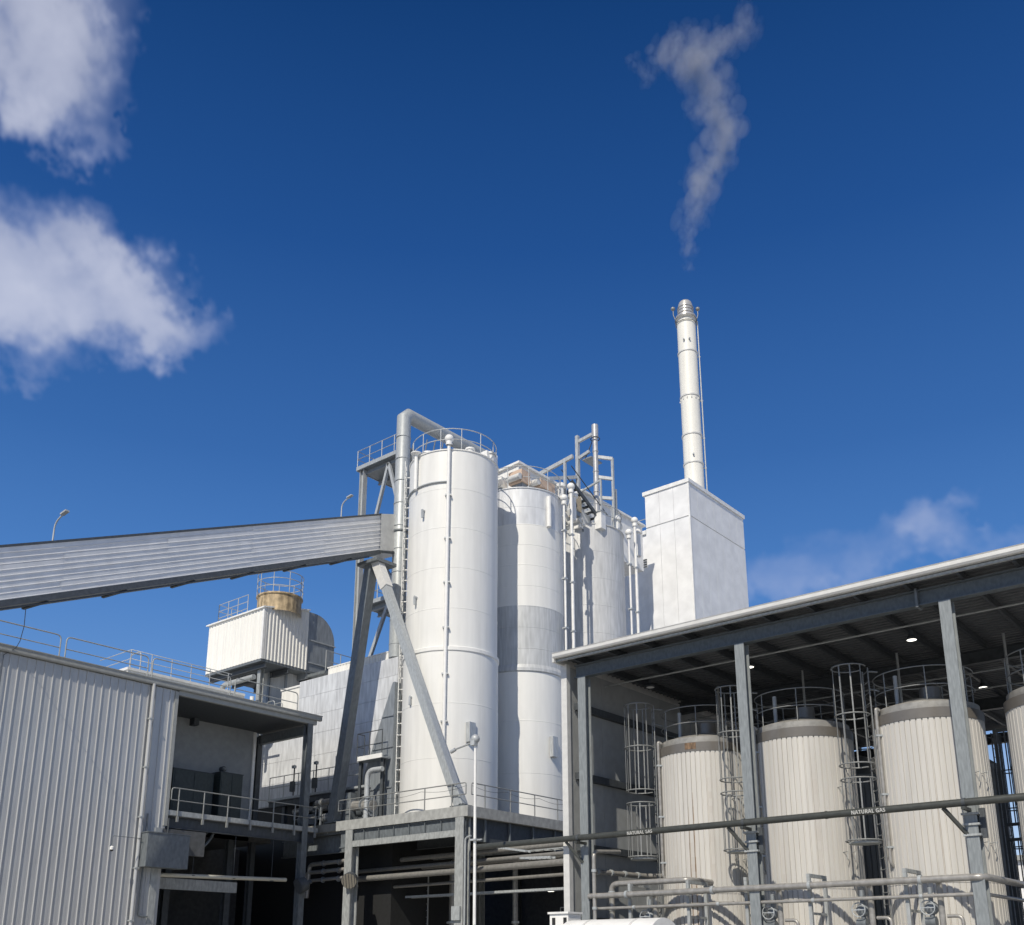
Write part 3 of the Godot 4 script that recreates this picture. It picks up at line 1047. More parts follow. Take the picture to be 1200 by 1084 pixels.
func platform() -> void:
	var o := thing("silo_platform", "raised grey steel and concrete platform under the white silos", "platform", Vector3(-32, 0, -36))
	var b := Mb.new()
	b.span(-41.0, -28.45, 7.5, 7.86, -31.3, -50.0)
	part(o, "deck_slab", b, M.concrete)
	b = Mb.new()
	b.span(-36.4, -28.26, 7.45, 7.89, -31.12, -31.298)
	part(o, "front_kerb", b, M.kerb)
	b = Mb.new()
	b.span(-39.8, -36.42, 7.38, 7.82, -31.5, -31.6)
	part(o, "front_kerb", b, M.steel_grey)
	b = Mb.new()
	b.span(-28.45, -28.262, 7.45, 7.89, -31.3, -50.0)
	part(o, "side_kerb", b, M.kerb)
	# beams
	b = Mb.new()
	b.ibeam(Vector3(-36.2, 7.05, -31.3), Vector3(-28.5, 7.05, -31.3), 0.75, 0.22, Vector3.UP, 0.04)
	part(o, "front_beam", b, M.steel_grey)
	b = Mb.new()
	b.span(-35.25, -28.95, 6.66, 6.93, -31.13, -31.17)
	part(o, "front_lower_flange", b, M.steel_mid)
	for i in 6:
		b = Mb.new()
		b.span(-34.6 + i * 0.95, -34.57 + i * 0.95, 6.93, 7.4, -31.19, -31.28)
		part(o, "stiffener", b, M.steel_grey)
	b = Mb.new()
	b.span(-28.62, -28.5, 6.5, 7.44, -31.6, -49.8)
	part(o, "side_beam", b, M.steel_dark)
	for i in 7:
		b = Mb.new()
		b.span(-28.5, -28.4, 6.5, 7.44, -32.4 - i * 1.6, -32.46 - i * 1.6)
		part(o, "stiffener", b, M.steel_grey)
	b = Mb.new()
	b.ibeam(Vector3(-41.0, 6.95, -31.8), Vector3(-36.3, 6.95, -31.8), 0.8, 0.25)
	part(o, "link_beam", b, M.steel_grey)
	for zz in [-34.5, -38.5, -42.5]:
		b = Mb.new()
		b.ibeam(Vector3(-41.0, 7.1, zz), Vector3(-28.7, 7.1, zz), 0.7, 0.25)
		part(o, "cross_beam", b, M.steel_dark)
	# columns
	for c in [[-35.5, -31.35], [-28.72, -31.35], [-28.72, -40.0], [-35.5, -40.0]]:
		b = Mb.new()
		b.ibeam(Vector3(c[0], 0, c[1]), Vector3(c[0], 7.44, c[1]), 0.44, 0.46, Vector3.BACK, 0.05)
		part(o, "column", b, M.steel_mid)
	b = Mb.new()
	b.span(-29.0, -28.55, 3.3, 3.85, -31.1, -31.02)
	part(o, "switch_box", b, M.galv)
	b = Mb.new()
	b.path(rounded([Vector3(-28.35, 0, -31.1), Vector3(-28.35, 6.55, -31.1), Vector3(-28.05, 6.62, -31.1)], 0.15), 0.045, 8)
	part(o, "conduit", b, M.galv)
	# guard rail round the edge
	var names := [
		[[Vector3(-36.35, 7.87, -31.18), Vector3(-28.42, 7.87, -31.18)], "front_railing"],
		[[Vector3(-28.3, 7.87, -31.4), Vector3(-28.3, 7.87, -38.1)], "side_railing"],
		[[Vector3(-28.3, 7.87, -38.4), Vector3(-28.3, 7.87, -44.5)], "side_railing"],
		[[Vector3(-39.9, 7.8, -31.45), Vector3(-36.5, 7.8, -31.45)], "front_railing"],
	]
	for e in names:
		var rl := Node3D.new()
		rl.name = numbered(o, e[1])
		o.add_child(rl, true)
		rl.position = -o.position
		var a: Vector3 = e[0][0]
		var c: Vector3 = e[0][1]
		var l := a.distance_to(c)
		var cnt := int(round(l / 1.55))
		for i in cnt:
			var p := a.lerp(c, (i + 0.5) / cnt)
			b = Mb.new()
			b.tube(p - Vector3.UP * 0.36, p + Vector3.UP * 0.98, 0.027, 8)
			sub(rl, "post", b, M.steel_rail)
		var u := Vector3.UP
		b = Mb.new()
		b.path(rounded([a + u * 0.5, a + u * 0.98, c + u * 0.98, c + u * 0.5], 0.09), 0.025, 8)
		sub(rl, "top_rail", b, M.steel_rail)
		b = Mb.new()
		b.path([a + u * 0.5, c + u * 0.5], 0.022, 8)
		sub(rl, "middle_rail", b, M.steel_rail)
		# slack wire slung between the posts
		b = Mb.new()
		var wire := []
		for k in 25:
			var t := k / 24.0
			wire.append(a.lerp(c, t) + u * (0.86 - 0.12 * absf(sin(t * PI * 3.0))) + Vector3(0, 0, -0.05))
		b.path(wire, 0.008, 4)
		sub(rl, "wire", b, M.steel_dark)

	# floodlights under the edge
	for q in [[Vector3(-37.25, 5.0, -30.0), "black drum floodlight on the balcony end column", M.steel_dark, Vector3(-0.2, -0.35, 0.9)], [Vector3(-35.15, 5.2, -31.0), "drum floodlight with dusty tan lens on the platform column", M.floodlens, Vector3(0.5, -0.4, 0.75)]]:
		var f := thing("floodlight", q[1], "floodlight", q[0], "drum floodlights under the decks")
		var c: Vector3 = q[0]
		var dir: Vector3 = q[3].normalized()
		b = Mb.new()
		b.tube(c - dir * 0.22, c + dir * 0.16, 0.30, 20, 0.36)
		part(f, "drum", b, M.steel_dark)
		b = Mb.new()
		b.tube(c + dir * 0.161, c + dir * 0.19, 0.34, 20)
		part(f, "lens", b, q[2])
		var fr := b.frame(c, c + dir)
		for k in 5:
			b = Mb.new()
			var o2: Vector3 = c + dir * 0.2 + fr.x * (-0.26 + 0.13 * k)
			var half := sqrt(0.36 * 0.36 - pow(-0.26 + 0.13 * k, 2.0))
			b.tube(o2 - fr.y * half, o2 + fr.y * half, 0.012, 5)
			part(f, "guard_bar", b, M.steel_dark)
		b = Mb.new()
		b.tube(c - dir * 0.22, c - dir * 0.5, 0.1, 10)
		part(f, "bracket", b, M.steel_dark)

	# pipe rack below the slab
	var zs := [-32.4, -32.9, -33.5, -34.2, -34.9, -33.1]
	var ys := [5.35, 5.75, 6.2, 5.5, 5.95, 4.95]
	var rs := [0.14, 0.09, 0.11, 0.08, 0.12, 0.07]
	var words := ["lowest fat", "second", "upper", "thin middle", "rear", "lowest thin"]
	for i in 6:
		b = Mb.new()
		var xe := -19.4
		b.tube(Vector3(-37.2, ys[i], zs[i]), Vector3(xe, ys[i] + 0.12, zs[i]), rs[i], 10)
		solo("rack_pipe", b, M.rack_pipe, "%s steel pipe of the rack under the silo platform" % words[i], "pipe", "pipes under the silo platform")
	for i in 3:
		var p := thing("elbow_pipe", "%s bent pipe between the two drum floodlights" % ["top", "middle", "bottom"][i], "pipe", Vector3(-38, 5.5, -32), "bent pipes by the floodlights")
		b = Mb.new()
		var y := 6.15 - i * 0.38
		b.path(rounded([Vector3(-39.3 - 0.2 * i, 4.6, -32.0), Vector3(-39.2 - 0.2 * i, y, -32.0), Vector3(-36.4, y + 0.05, -32.0)], 0.25), 0.10 - 0.01 * i, 10)
		part(p, "bend", b, M.pipe_steel)
		for xx in [-38.2, -37.1]:
			b = Mb.new()
			b.tube(Vector3(xx, y + 0.01, -32.0), Vector3(xx + 0.05, y + 0.01, -32.0), 0.14, 10)
			part(p, "coupling", b, M.galv_dark)
	for i in 2:
		var tr := thing("hanging_conduit_rack", ["short ladder tray of cables hanging near the shed corner", "flat cable tray hanging under the platform edge"][i], "cable tray", Vector3(-25, 5.6, -30))
		var p0 := Vector3(-26.6 + i * 1.2, 6.05 - i * 0.5, -31.0)
		for s in [0.0, 0.3]:
			b = Mb.new()
			b.bar(p0 + Vector3(0, 0, -s), p0 + Vector3(1.5, -0.25 + 0.2 * i, -s), 0.03, 0.08)
			part(tr, "rail", b, M.galv)
		for k in 6:
			var q := p0 + Vector3(0.25 * k + 0.1, (-0.25 + 0.2 * i) * (0.25 * k + 0.1) / 1.5, 0)
			b = Mb.new()
			b.bar(q, q + Vector3(0, 0, -0.3), 0.03, 0.03)
			part(tr, "rung", b, M.galv)
	# dim back of the undercroft
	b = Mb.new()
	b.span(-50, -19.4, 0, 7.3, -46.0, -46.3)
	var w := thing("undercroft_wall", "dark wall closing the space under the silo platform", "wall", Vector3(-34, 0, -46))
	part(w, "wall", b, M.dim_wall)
	for k in 5:
		var px := -37.0 + k * 4.0
		b = Mb.new()
		b.ibeam(Vector3(px, 0, -45.0), Vector3(px, 7.0, -45.0), 0.3, 0.3, Vector3.BACK)
		part(w, "pier", b, M.steel_dark)
	for k in 2:
		var at: Vector3 = [Vector3(-29.3, 4.85, -38.0), Vector3(-26.6, 4.7, -38.0)][k]
		var l := thing("bay_lamp", ["small lit lamp under the platform, left of the two", "small lit lamp under the platform, right of the two nearer the shed"][k], "lamp", at, "lit lamps under the platform")
		b = Mb.new()
		b.box(at, Vector3(0.34, 0.1, 0.16))
		part(l, "housing", b, M.steel_mid)
		b = Mb.new()
		b.box(at - Vector3(0, 0.056, 0), Vector3(0.28, 0.01, 0.12))
		part(l, "lamp_glow", b, M.lamp_glow)
		b = Mb.new()
		b.tube(at + Vector3.UP * 0.05, at + Vector3.UP * 2.3, 0.012, 5)
		part(l, "rod", b, M.steel_dark)
		var sp := SpotLight3D.new()
		sp.name = "lamp_light"
		sp.light_energy = 1.2
		sp.light_size = 0.12
		sp.spot_angle = 75.0
		sp.spot_range = 30.0
		sp.spot_attenuation = 2.0
		sp.shadow_enabled = true
		l.add_child(sp, true)
		sp.position = Vector3(0, -0.08, 0)
		sp.rotation.x = -PI / 2
	var extra := [[-36.0, -37.0, 5.0, 0.16, "grey riser pipe under the left of the platform"], [-33.5, -36.0, 6.9, 0.22, "fat dull riser pipe in the middle of the undercroft"], [-31.0, -37.5, 6.9, 0.12, "thin riser pipe right of the fat riser"], [-27.0, -36.5, 6.9, 0.14, "riser pipe in the undercroft near the shed"], [-24.5, -35.0, 6.6, 0.1, "thin riser pipe close to the shed corner"]]
	for e in extra:
		var p := thing("undercroft_riser", e[4], "pipe", Vector3(e[0], 0, e[1]), "riser pipes in the undercroft")
		b = Mb.new()
		b.path(rounded([Vector3(e[0], 0, e[1]), Vector3(e[0], e[2] - 0.6, e[1]), Vector3(e[0] + 0.9, e[2] - 0.6, e[1])], 0.35), e[3], 10)
		part(p, "run", b, M.pipe_steel)
		for yy in [1.6, 3.4]:
			b = Mb.new()
			b.tube(Vector3(e[0], yy, e[1]), Vector3(e[0], yy + 0.1, e[1]), e[3] * 1.5, 12)
			part(p, "flange", b, M.galv)
	var tray := [[4.5, -33.8, "lower cable tray slung under the platform"], [6.35, -35.2, "upper cable tray slung under the platform"]]
	for e in tray:
		var t := thing("cable_tray", e[2], "cable tray", Vector3(-30, e[0], e[1]), "cable trays under the platform")
		for zz in [0.0, -0.4]:
			b = Mb.new()
			b.span(-37.0, -20.0, e[0], e[0] + 0.1, e[1] + zz, e[1] + zz - 0.02)
			part(t, "side_rail", b, M.galv)
		for k in 34:
			b = Mb.new()
			b.span(-36.8 + k * 0.5, -36.76 + k * 0.5, e[0], e[0] + 0.03, e[1] - 0.02, e[1] - 0.4)
			part(t, "rung", b, M.galv)
		for k in 3:
			b = Mb.new()
			b.path([Vector3(-37.0, e[0] + 0.05, e[1] - 0.08 - k * 0.1), Vector3(-30.0, e[0] + 0.06, e[1] - 0.1 - k * 0.09), Vector3(-20.0, e[0] + 0.05, e[1] - 0.08 - k * 0.1)], 0.025, 6)
			part(t, "cable", b, M.print_black)
	var ladderish := thing("undercroft_ladder", "steel ladder with rails standing in the dark under the platform", "ladder", Vector3(-34.6, 0, -35.2))
	for xx in [-34.8, -34.4]:
		b = Mb.new()
		b.bar(Vector3(xx, 0, -35.2), Vector3(xx, 5.6, -35.2), 0.05, 0.05, Vector3.BACK)
		part(ladderish, "stile", b, M.steel_mid)
	for k in 17:
		b = Mb.new()
		b.tube(Vector3(-34.8, 0.4 + k * 0.3, -35.2), Vector3(-34.4, 0.4 + k * 0.3, -35.2), 0.016, 5)
		part(ladderish, "rung", b, M.steel_mid)
	var ur := thing("undercroft_railing", "low railing in the dark right of the platform corner column", "railing", Vector3(-25, 3.2, -37))
	for k in 8:
		b = Mb.new()
		b.tube(Vector3(-28.0 + k * 1.0, 2.2, -37), Vector3(-28.0 + k * 1.0, 4.0, -37), 0.025, 6)
		part(ur, "post", b, M.steel_mid)
	for yy in [3.45, 4.0]:
		b = Mb.new()
		b.tube(Vector3(-28.0, yy, -37), Vector3(-21.0, yy, -37), 0.025, 6)
		part(ur, "rail", b, M.steel_mid)
	var vs := thing("undercroft_vessel", "pale conical vessel leg in the dark space under the platform", "vessel", Vector3(-35.5, 0, -37))
	b = Mb.new()
	b.tube(Vector3(-36.2, 5.2, -36), Vector3(-35.0, 0.5, -36), 0.16, 10)
	part(vs, "leg", b, M.galv_dark)
	b = Mb.new()
	b.lathe(Vector3(-37.2, 3.2, -37), [Vector2(0.3, 0), Vector2(1.2, 1.8), Vector2(1.2, 3.4)], 20)
	part(vs, "hopper", b, M.galv_dark)

# one silo; the courses of its shell are parts
func silo(o: Node3D, at: Vector3, r: float, y0: float, y1: float, courses: Array, step_y := -1.0) -> void:
	for k in courses.size():
		var c: Array = courses[k]
		var b := Mb.new()
		var rr: float = r + (0.05 if c[0] < step_y - 0.01 else 0.0) + 0.004 * (k % 2)
		b.lathe(Vector3(at.x, 0, at.z), [Vector2(rr, c[0]), Vector2(rr, c[1])], 72)
		var s := part(o, "shell_course", b, c[2])
		b = Mb.new()
		b.lathe(Vector3(at.x, 0, at.z), [Vector2(rr, c[1] - 0.035), Vector2(rr + 0.007, c[1] - 0.022), Vector2(rr + 0.007, c[1] + 0.008), Vector2(rr - 0.01, c[1] + 0.02)], 72)
		sub(s, "weld_band", b, c[2])
	var b2 := Mb.new()
	b2.lathe(Vector3(at.x, 0, at.z), [Vector2(r - 0.01, y1 - 0.02), Vector2(r + 0.05, y1), Vector2(r + 0.05, y1 + 0.05), Vector2(r - 0.1, y1 + 0.06), Vector2(0.9, y1 + 0.35), Vector2(0.001, y1 + 0.4)], 72)
	part(o, "roof", b2, courses[-1][2])
	if step_y > 0.0:
		b2 = Mb.new()
		b2.lathe(Vector3(at.x, 0, at.z), [Vector2(r, step_y + 0.16), Vector2(r + 0.10, step_y + 0.10), Vector2(r + 0.10, step_y - 0.06), Vector2(r + 0.045, step_y - 0.12)], 72)
		part(o, "skirt_ring", b2, courses[0][2])
	b2 = Mb.new()
	b2.lathe(Vector3(at.x, 0, at.z), [Vector2(r + 0.12, y0), Vector2(r + 0.12, y0 + 0.08), Vector2(r + 0.02, y0 + 0.1)], 72)
	part(o, "base_ring", b2, M.galv)

func course_list(y0: float, y1: float, step: float, m: Material) -> Array:
	var out := []
	var n := int(round((y1 - y0) / step))
	for k in n:
		out.append([lerpf(y0, y1, float(k) / n), lerpf(y0, y1, float(k + 1) / n), m])
	return out

func vent_pipe(b: Mb, x: float, z: float, y0: float, y1: float, r: float) -> void:
	b.tube(Vector3(x, y0, z), Vector3(x, y1, z), r, 10)

func silos() -> void:
	var top := 25.42
	var y0 := 7.87
	# the front silo
	var s1 := Vector3(-32.2, 0, -34.15)
	var o := thing("silo", "tall white welded silo with a rust free shell, nearest the conveyor head", "silo", Vector3(s1.x, y0, s1.z), "white storage silos")
	o.set_meta("label", "white painted silo nearest the conveyor, with a ladder up its side")
	var step := 15.4
	silo(o, s1, 2.2, y0, top, course_list(y0, step, 2.5, M.white) + course_list(step, top, 1.92, M.white), step)
	round_rail(o, Vector3(s1.x, top + 0.05, s1.z), 2.12, 1.15, 13, M.galv_bright, 0.024)
	var lad := ladder(o, Vector3(-34.15, 0, -32.69), 8.0, 25.9, Vector3(-0.80, 0, 0.60), M.white_plain, 0.45)
	var y := 8.6
	while y < 25.6:
		var bb := Mb.new()
		bb.tube(Vector3(-33.95, y, -32.84), Vector3(-34.18, y, -32.67), 0.03, 6)
		sub(lad, "clip", bb, M.white_plain)
		y += 0.55
	# roof fittings
	for q in [[-32.9, -33.0, 0.28, 0.5], [-31.4, -34.7, 0.32, 0.4], [-30.9, -33.9, 0.2, 0.45], [-30.55, -35.0, 0.25, 0.5]]:
		var b := Mb.new()
		b.lathe(Vector3(q[0], top + 0.15, q[1]), [Vector2(q[2], 0), Vector2(q[2], q[3]), Vector2(q[2] * 1.25, q[3]), Vector2(q[2] * 1.25, q[3] + 0.08), Vector2(0.001, q[3] + 0.14)], 14)
		part(o, "roof_hatch", b, M.white_plain)
	var b := Mb.new()
	b.span(-31.1, -30.4, top + 0.1, top + 0.75, -34.6, -35.4)
	part(o, "roof_box", b, M.white_plain)
	b = Mb.new()
	b.span(-30.18, -29.94, 11.1, 12.0, -33.45, -33.05)
	part(o, "junction_box", b, M.galv_bright)
	for q in [[1.66, 18.1], [1.72, 13.3], [1.5, 22.4]]:
		var a: float = q[0]
		b = Mb.new()
		var p := s1 + Vector3(cos(a) * 2.2, q[1], sin(a) * 2.2)
		b.tube(p, p + Vector3(cos(a), 0, sin(a)) * 0.16, 0.07, 10)
		b.bar(p + Vector3(cos(a), 0, sin(a)) * 0.13, p + Vector3(cos(a), 0, sin(a)) * 0.13 - Vector3.UP * 0.36, 0.1, 0.08, Vector3.BACK)
		part(o, "level_probe", b, M.galv_bright)
	# the band of hose high on the shell
	b = Mb.new()
	b.ring(Vector3(s1.x, 23.75, s1.z), 2.25, 0.045, PI * 0.29, PI * 0.97, 28, 8)
	part(o, "hose_band", b, M.galv)
	# filler pipe with round cap
	var fp := thing("filler_pipe", "white pipe with a ball cap running down the front of the nearest silo", "pipe", Vector3(-30.9, 10.6, -31.9))
	b = Mb.new()
	var a1 := atan2(0.80, 0.60)
	var fx := s1.x + cos(a1) * 2.33
	var fz := s1.z + sin(a1) * 2.33
	b.tube(Vector3(fx, 10.9, fz), Vector3(fx, 25.75, fz), 0.085, 12)
	part(fp, "run", b, M.white_plain)
	b = Mb.new()
	b.ball(Vector3(fx, 25.95, fz), 0.22, 14, 10)
	b.lathe(Vector3(fx, 25.6, fz), [Vector2(0.16, 0), Vector2(0.16, 0.2)], 12)
	part(fp, "ball_cap", b, M.white_plain)
	y = 12.0
	while y < 25:
		b = Mb.new()
		b.box(Vector3(fx - cos(a1) * 0.05, y, fz - sin(a1) * 0.05), Vector3(0.3, 0.07, 0.22), Basis(Vector3.UP, -a1 + PI / 2))
		part(fp, "bracket", b, M.galv_bright)
		y += 2.2
	var sp := thing("breather_pipe", "short white pipe with a flared cap high on the left of the nearest silo", "pipe", Vector3(-32.5, 23.6, -31.9))
	a1 = atan2(1.0, -0.16)
	fx = s1.x + cos(a1) * 2.34
	fz = s1.z + sin(a1) * 2.34
	b = Mb.new()
	b.tube(Vector3(fx, 23.65, fz), Vector3(fx, 25.5, fz), 0.095, 12)
	part(sp, "run", b, M.white_plain)
	b = Mb.new()
	b.lathe(Vector3(fx, 25.45, fz), [Vector2(0.1, 0), Vector2(0.27, 0.1), Vector2(0.27, 0.14), Vector2(0.001, 0.22)], 14)
	part(sp, "cap", b, M.white_plain)

	# second silo: galvanised above, white below
	var s2 := Vector3(-32.2, 0, -39.5)
	o = thing("silo", "middle silo, weathered grey above a white painted lower half", "silo", Vector3(s2.x, y0, s2.z), "white storage silos")
	var cs := course_list(y0, 15.62, 2.6, M.white)
	cs.append_array(course_list(15.62, 18.95, 1.11, M.galv_silo))
	cs.append_array(course_list(18.95, 23.4, 1.1, M.white))
	cs.append_array(course_list(23.4, top, 1.0, M.zinc))
	silo(o, s2, 2.2, y0, top, cs)
	b = Mb.new()
	b.lathe(Vector3(s2.x, 0, s2.z), [Vector2(2.2, 15.9), Vector2(2.27, 15.7), Vector2(2.27, 15.55), Vector2(2.2, 15.5)], 72)
	part(o, "skirt_ring", b, M.galv_silo)
	round_rail(o, Vector3(s2.x, top + 0.05, s2.z), 2.15, 1.25, 12, M.galv_bright, 0.022)
	b = Mb.new()
	b.span(-30.02, -29.8, 11.3, 12.3, -39.35, -38.95)
	part(o, "junction_box", b, M.galv_bright)
	# upright half pipe at the rim
	b = Mb.new()
	b.tube(Vector3(-29.95, 23.4, -39.0), Vector3(-29.95, 25.1, -39.0), 0.13, 10)
	part(o, "rim_stub", b, M.white_plain)

	# third silo
	var s3 := Vector3(-32.2, 0, -45.4)
	o = thing("silo", "rear silo of dull grey sheet beside the vent stack", "silo", Vector3(s3.x, y0, s3.z), "white storage silos")
	silo(o, s3, 2.2, y0, top, course_list(y0, top, 1.55, M.silo_grey))
	round_rail(o, Vector3(s3.x, top + 0.05, s3.z), 2.15, 1.25, 12, M.galv_bright, 0.022)

	# pipes with ball caps at the sides of the silos
	var spec := [
		[-29.82, -40.15, 8.5, 25.4, "thinner white riser with ball cap beside the middle silo"],
		[-29.86, -40.85, 8.5, 26.35, "taller white riser with ball cap beside the middle silo"],
		[-29.82, -46.35, 8.5, 25.5, "thinner white riser with ball cap beside the rear silo"],
		[-29.84, -47.05, 8.5, 26.5, "taller white riser with ball cap beside the rear silo"],
	]
	for e in spec:
		var p := thing("riser_pipe", e[4], "pipe", Vector3(e[0], e[2], e[1]), "white risers with ball caps")
		b = Mb.new()
		var rr := 0.085 if e[3] > 26.0 else 0.06
		b.tube(Vector3(e[0], e[2], e[1]), Vector3(e[0], e[3] - 0.1, e[1]), rr, 10)
		part(p, "run", b, M.white_plain)
		b = Mb.new()
		b.ball(Vector3(e[0], e[3], e[1]), 0.21, 14, 10)
		part(p, "ball_cap", b, M.white_plain)
		b = Mb.new()
		b.lathe(Vector3(e[0], e[3] - 0.4, e[1]), [Vector2(rr, 0), Vector2(0.14, 0.03), Vector2(0.14, 0.22)], 10)
		part(p, "collar", b, M.white_plain)
		y = 10.0
		while y < e[3] - 1.5:
			b = Mb.new()
			b.span(e[0] - 0.14, e[0] + 0.1, y, y + 0.08, e[1] - 0.12, e[1] + 0.12)
			part(p, "clamp", b, M.galv_bright)
			y += 2.7
	for e in [[-30.1, -41.35, 25.9, "small capped breather stub behind the middle silo"], [-30.35, -40.6, 26.3, "fat white breather post at the rim of the middle silo"], [-30.2, -47.9, 26.0, "small capped breather stub behind the rear silo"], [-30.35, -45.9, 26.2, "fat white breather post at the rim of the rear silo"]]:
		var p := thing("breather_post", e[3], "vent", Vector3(e[0], 24.8, e[1]), "white breather posts on the silos")
		b = Mb.new()
		b.tube(Vector3(e[0], 24.6, e[1]), Vector3(e[0], e[2], e[1]), 0.17, 12)
		part(p, "post", b, M.white_plain)
		b = Mb.new()
		b.lathe(Vector3(e[0], e[2], e[1]), [Vector2(0.17, 0), Vector2(0.27, 0.05), Vector2(0.27, 0.2), Vector2(0.12, 0.32), Vector2(0.001, 0.35)], 12)
		part(p, "cap", b, M.white_plain)

func hut(called: String, label: String, x0: float, x1: float, y0: float, y1: float, z0: float, z1: float, drop: float) -> Node3D:
	var o := thing(called, label, "hut", Vector3((x0 + x1) / 2, y0, (z0 + z1) / 2), "white huts on the silo tops")
	var b := Mb.new()
	b.prism(PackedVector2Array([Vector2(x0, y0), Vector2(x1, y0), Vector2(x1, y1), Vector2(x0, y1 - drop)]), Vector3(0, 0, z0), Vector3.RIGHT, Vector3.UP, Vector3(0, 0, z1 - z0))
	part(o, "wall", b, M.white_plain)
	b = Mb.new()
	b.prism(PackedVector2Array([Vector2(x0 - 0.15, y1 - drop + 0.004), Vector2(x1 + 0.15, y1 + 0.004), Vector2(x1 + 0.15, y1 + 0.13), Vector2(x0 - 0.15, y1 - drop + 0.13)]), Vector3(0, 0, z0 + 0.15), Vector3.RIGHT, Vector3.UP, Vector3(0, 0, z1 - z0 - 0.3))
	part(o, "roof", b, M.white_plain)
	b = Mb.new()
	b.span(x0 + 0.35, x0 + 1.0, y0, y1 - drop - 0.5, z0, z0 + 0.03)
	part(o, "door", b, M.hood)
	return o

func rooftop_plant() -> void:
	hut("silo_hut", "white sheet hut on top of the middle silo", -33.6, -31.75, 25.4, 27.45, -38.7, -42.6, 0.12)
	hut("silo_hut", "white sheet hut behind the rear silo, beside the vent stack", -33.8, -31.8, 25.0, 28.0, -44.6, -51.0, 0.12)
	# motors and boxes on the middle silo
	var spec := [[-31.2, 25.95, -38.1, 0.9, 0.7, 0.7, "peach", "peach coloured drive box on the middle silo top"], [-32.4, 25.95, -37.9, 0.7, 0.6, 0.5, "cream", "cream motor box on the middle silo top"], [-30.6, 25.85, -39.4, 0.6, 0.5, 1.2, "peach", "long peach duct cover at the middle silo rim"], [-31.3, 25.4, -43.7, 0.8, 0.8, 0.8, "cream", "cream blower box between the rear silos"], [-30.5, 25.7, -42.2, 0.35, 0.9, 0.5, "amber", "amber coloured actuator behind the middle silo"]]
	for e in spec:
		var o := thing("rooftop_drive", e[7], "machine", Vector3(e[0], e[1] - 0.3, e[2]), "drives on the silo tops")
		var b := Mb.new()
		b.box(Vector3(e[0], e[1] + e[4] * 0.3, e[2]), Vector3(e[3], e[4], e[5]))
		part(o, "casing", b, M[e[6]])
		b = Mb.new()
		b.tube(Vector3(e[0] - e[3] * 0.5, e[1] + 0.1, e[2] + e[5] * 0.65), Vector3(e[0] + e[3] * 0.5, e[1] + 0.1, e[2] + e[5] * 0.65), 0.17, 12)
		part(o, "motor", b, M.hood)
		b = Mb.new()
		b.span(e[0] - e[3] * 0.4, e[0] + e[3] * 0.4, e[1] - 0.45, e[1] - 0.02, e[2] - 0.2, e[2] + 0.2)
		part(o, "plinth", b, M.galv_dark)
	# round fan volute on the rear silo
	var fan := thing("fan_volute", "cream round fan housing standing on the rear silo", "fan", Vector3(-32.0, 25.2, -43.6))
	var b := Mb.new()
	b.tube(Vector3(-32.3, 25.95, -43.55), Vector3(-31.75, 25.95, -43.45), 0.52, 20)
	part(fan, "volute", b, M.cream)
	b = Mb.new()
	b.tube(Vector3(-31.75, 25.95, -43.45), Vector3(-31.6, 25.95, -43.42), 0.2, 14)
	part(fan, "inlet", b, M.amber)
	b = Mb.new()
	b.span(-32.3, -31.8, 25.2, 25.5, -43.8, -43.2)
	part(fan, "plinth", b, M.galv_dark)
	for q in [[-31.2, -43.4, 1.0, "square white duct stub on the front of the rear silo"], [-30.3, -44.2, 0.5, "low white duct stub on the rim of the rear silo"]]:
		var d := thing("duct_stub", q[3], "duct", Vector3(q[0], 25.1, q[1]), "duct stubs on the rear silo")
		b = Mb.new()
		b.span(q[0] - 0.22, q[0] + 0.22, 25.1, 25.1 + q[2] + 0.5, q[1] - 0.22, q[1] + 0.22)
		part(d, "stub", b, M.white_plain)
		b = Mb.new()
		b.span(q[0] - 0.27, q[0] + 0.27, 25.1 + q[2] + 0.5, 25.16 + q[2] + 0.5, q[1] - 0.27, q[1] + 0.27)
		part(d, "flange", b, M.galv)
	# stairs and dark grating between huts
	var st := thing("roof_stair", "dark steel stair between the silo huts", "stairs", Vector3(-31, 25.0, -43))
	for s in [0.0, 0.7]:
		b = Mb.new()
		b.bar(Vector3(-31.35 + s, 27.4, -42.0), Vector3(-31.0 + s, 25.3, -45.0), 0.05, 0.2)
		part(st, "stringer", b, M.steel_dark)
		b = Mb.new()
		b.bar(Vector3(-31.35 + s, 28.3, -42.0), Vector3(-31.0 + s, 26.2, -45.0), 0.04, 0.04)
		part(st, "handrail", b, M.steel_dark)
	for k in 9:
		b = Mb.new()
		var t := (k + 0.5) / 9.0
		b.box(Vector3(-31.35 + 0.35 * t + 0.35, 27.4 - 2.1 * t, -42.0 - 3.0 * t), Vector3(0.7, 0.04, 0.24))
		part(st, "tread", b, M.steel_dark)
	# vent stack held in a steel frame
	var o := thing("vent_stack", "slim steel vent stack rising above the rear silo", "stack", Vector3(-31.05, 25.3, -45.0))
	var x := -31.07
	var z := -45.0
	b = Mb.new()
	b.tube(Vector3(x, 25.2, z), Vector3(x, 31.5, z), 0.155, 16)
	part(o, "pipe", b, M.stainless)
	b = Mb.new()
	b.lathe(Vector3(x, 31.4, z), [Vector2(0.155, 0), Vector2(0.2, 0.05), Vector2(0.2, 0.86), Vector2(0.16, 0.88), Vector2(0.001, 0.8)], 16)
	part(o, "cowl", b, M.stainless)
	for y in [26.6, 27.9, 29.2, 30.5]:
		b = Mb.new()
		b.lathe(Vector3(x, y, z), [Vector2(0.155, 0), Vector2(0.185, 0.01), Vector2(0.185, 0.06), Vector2(0.155, 0.07)], 16)
		part(o, "joint_ring", b, M.stainless)
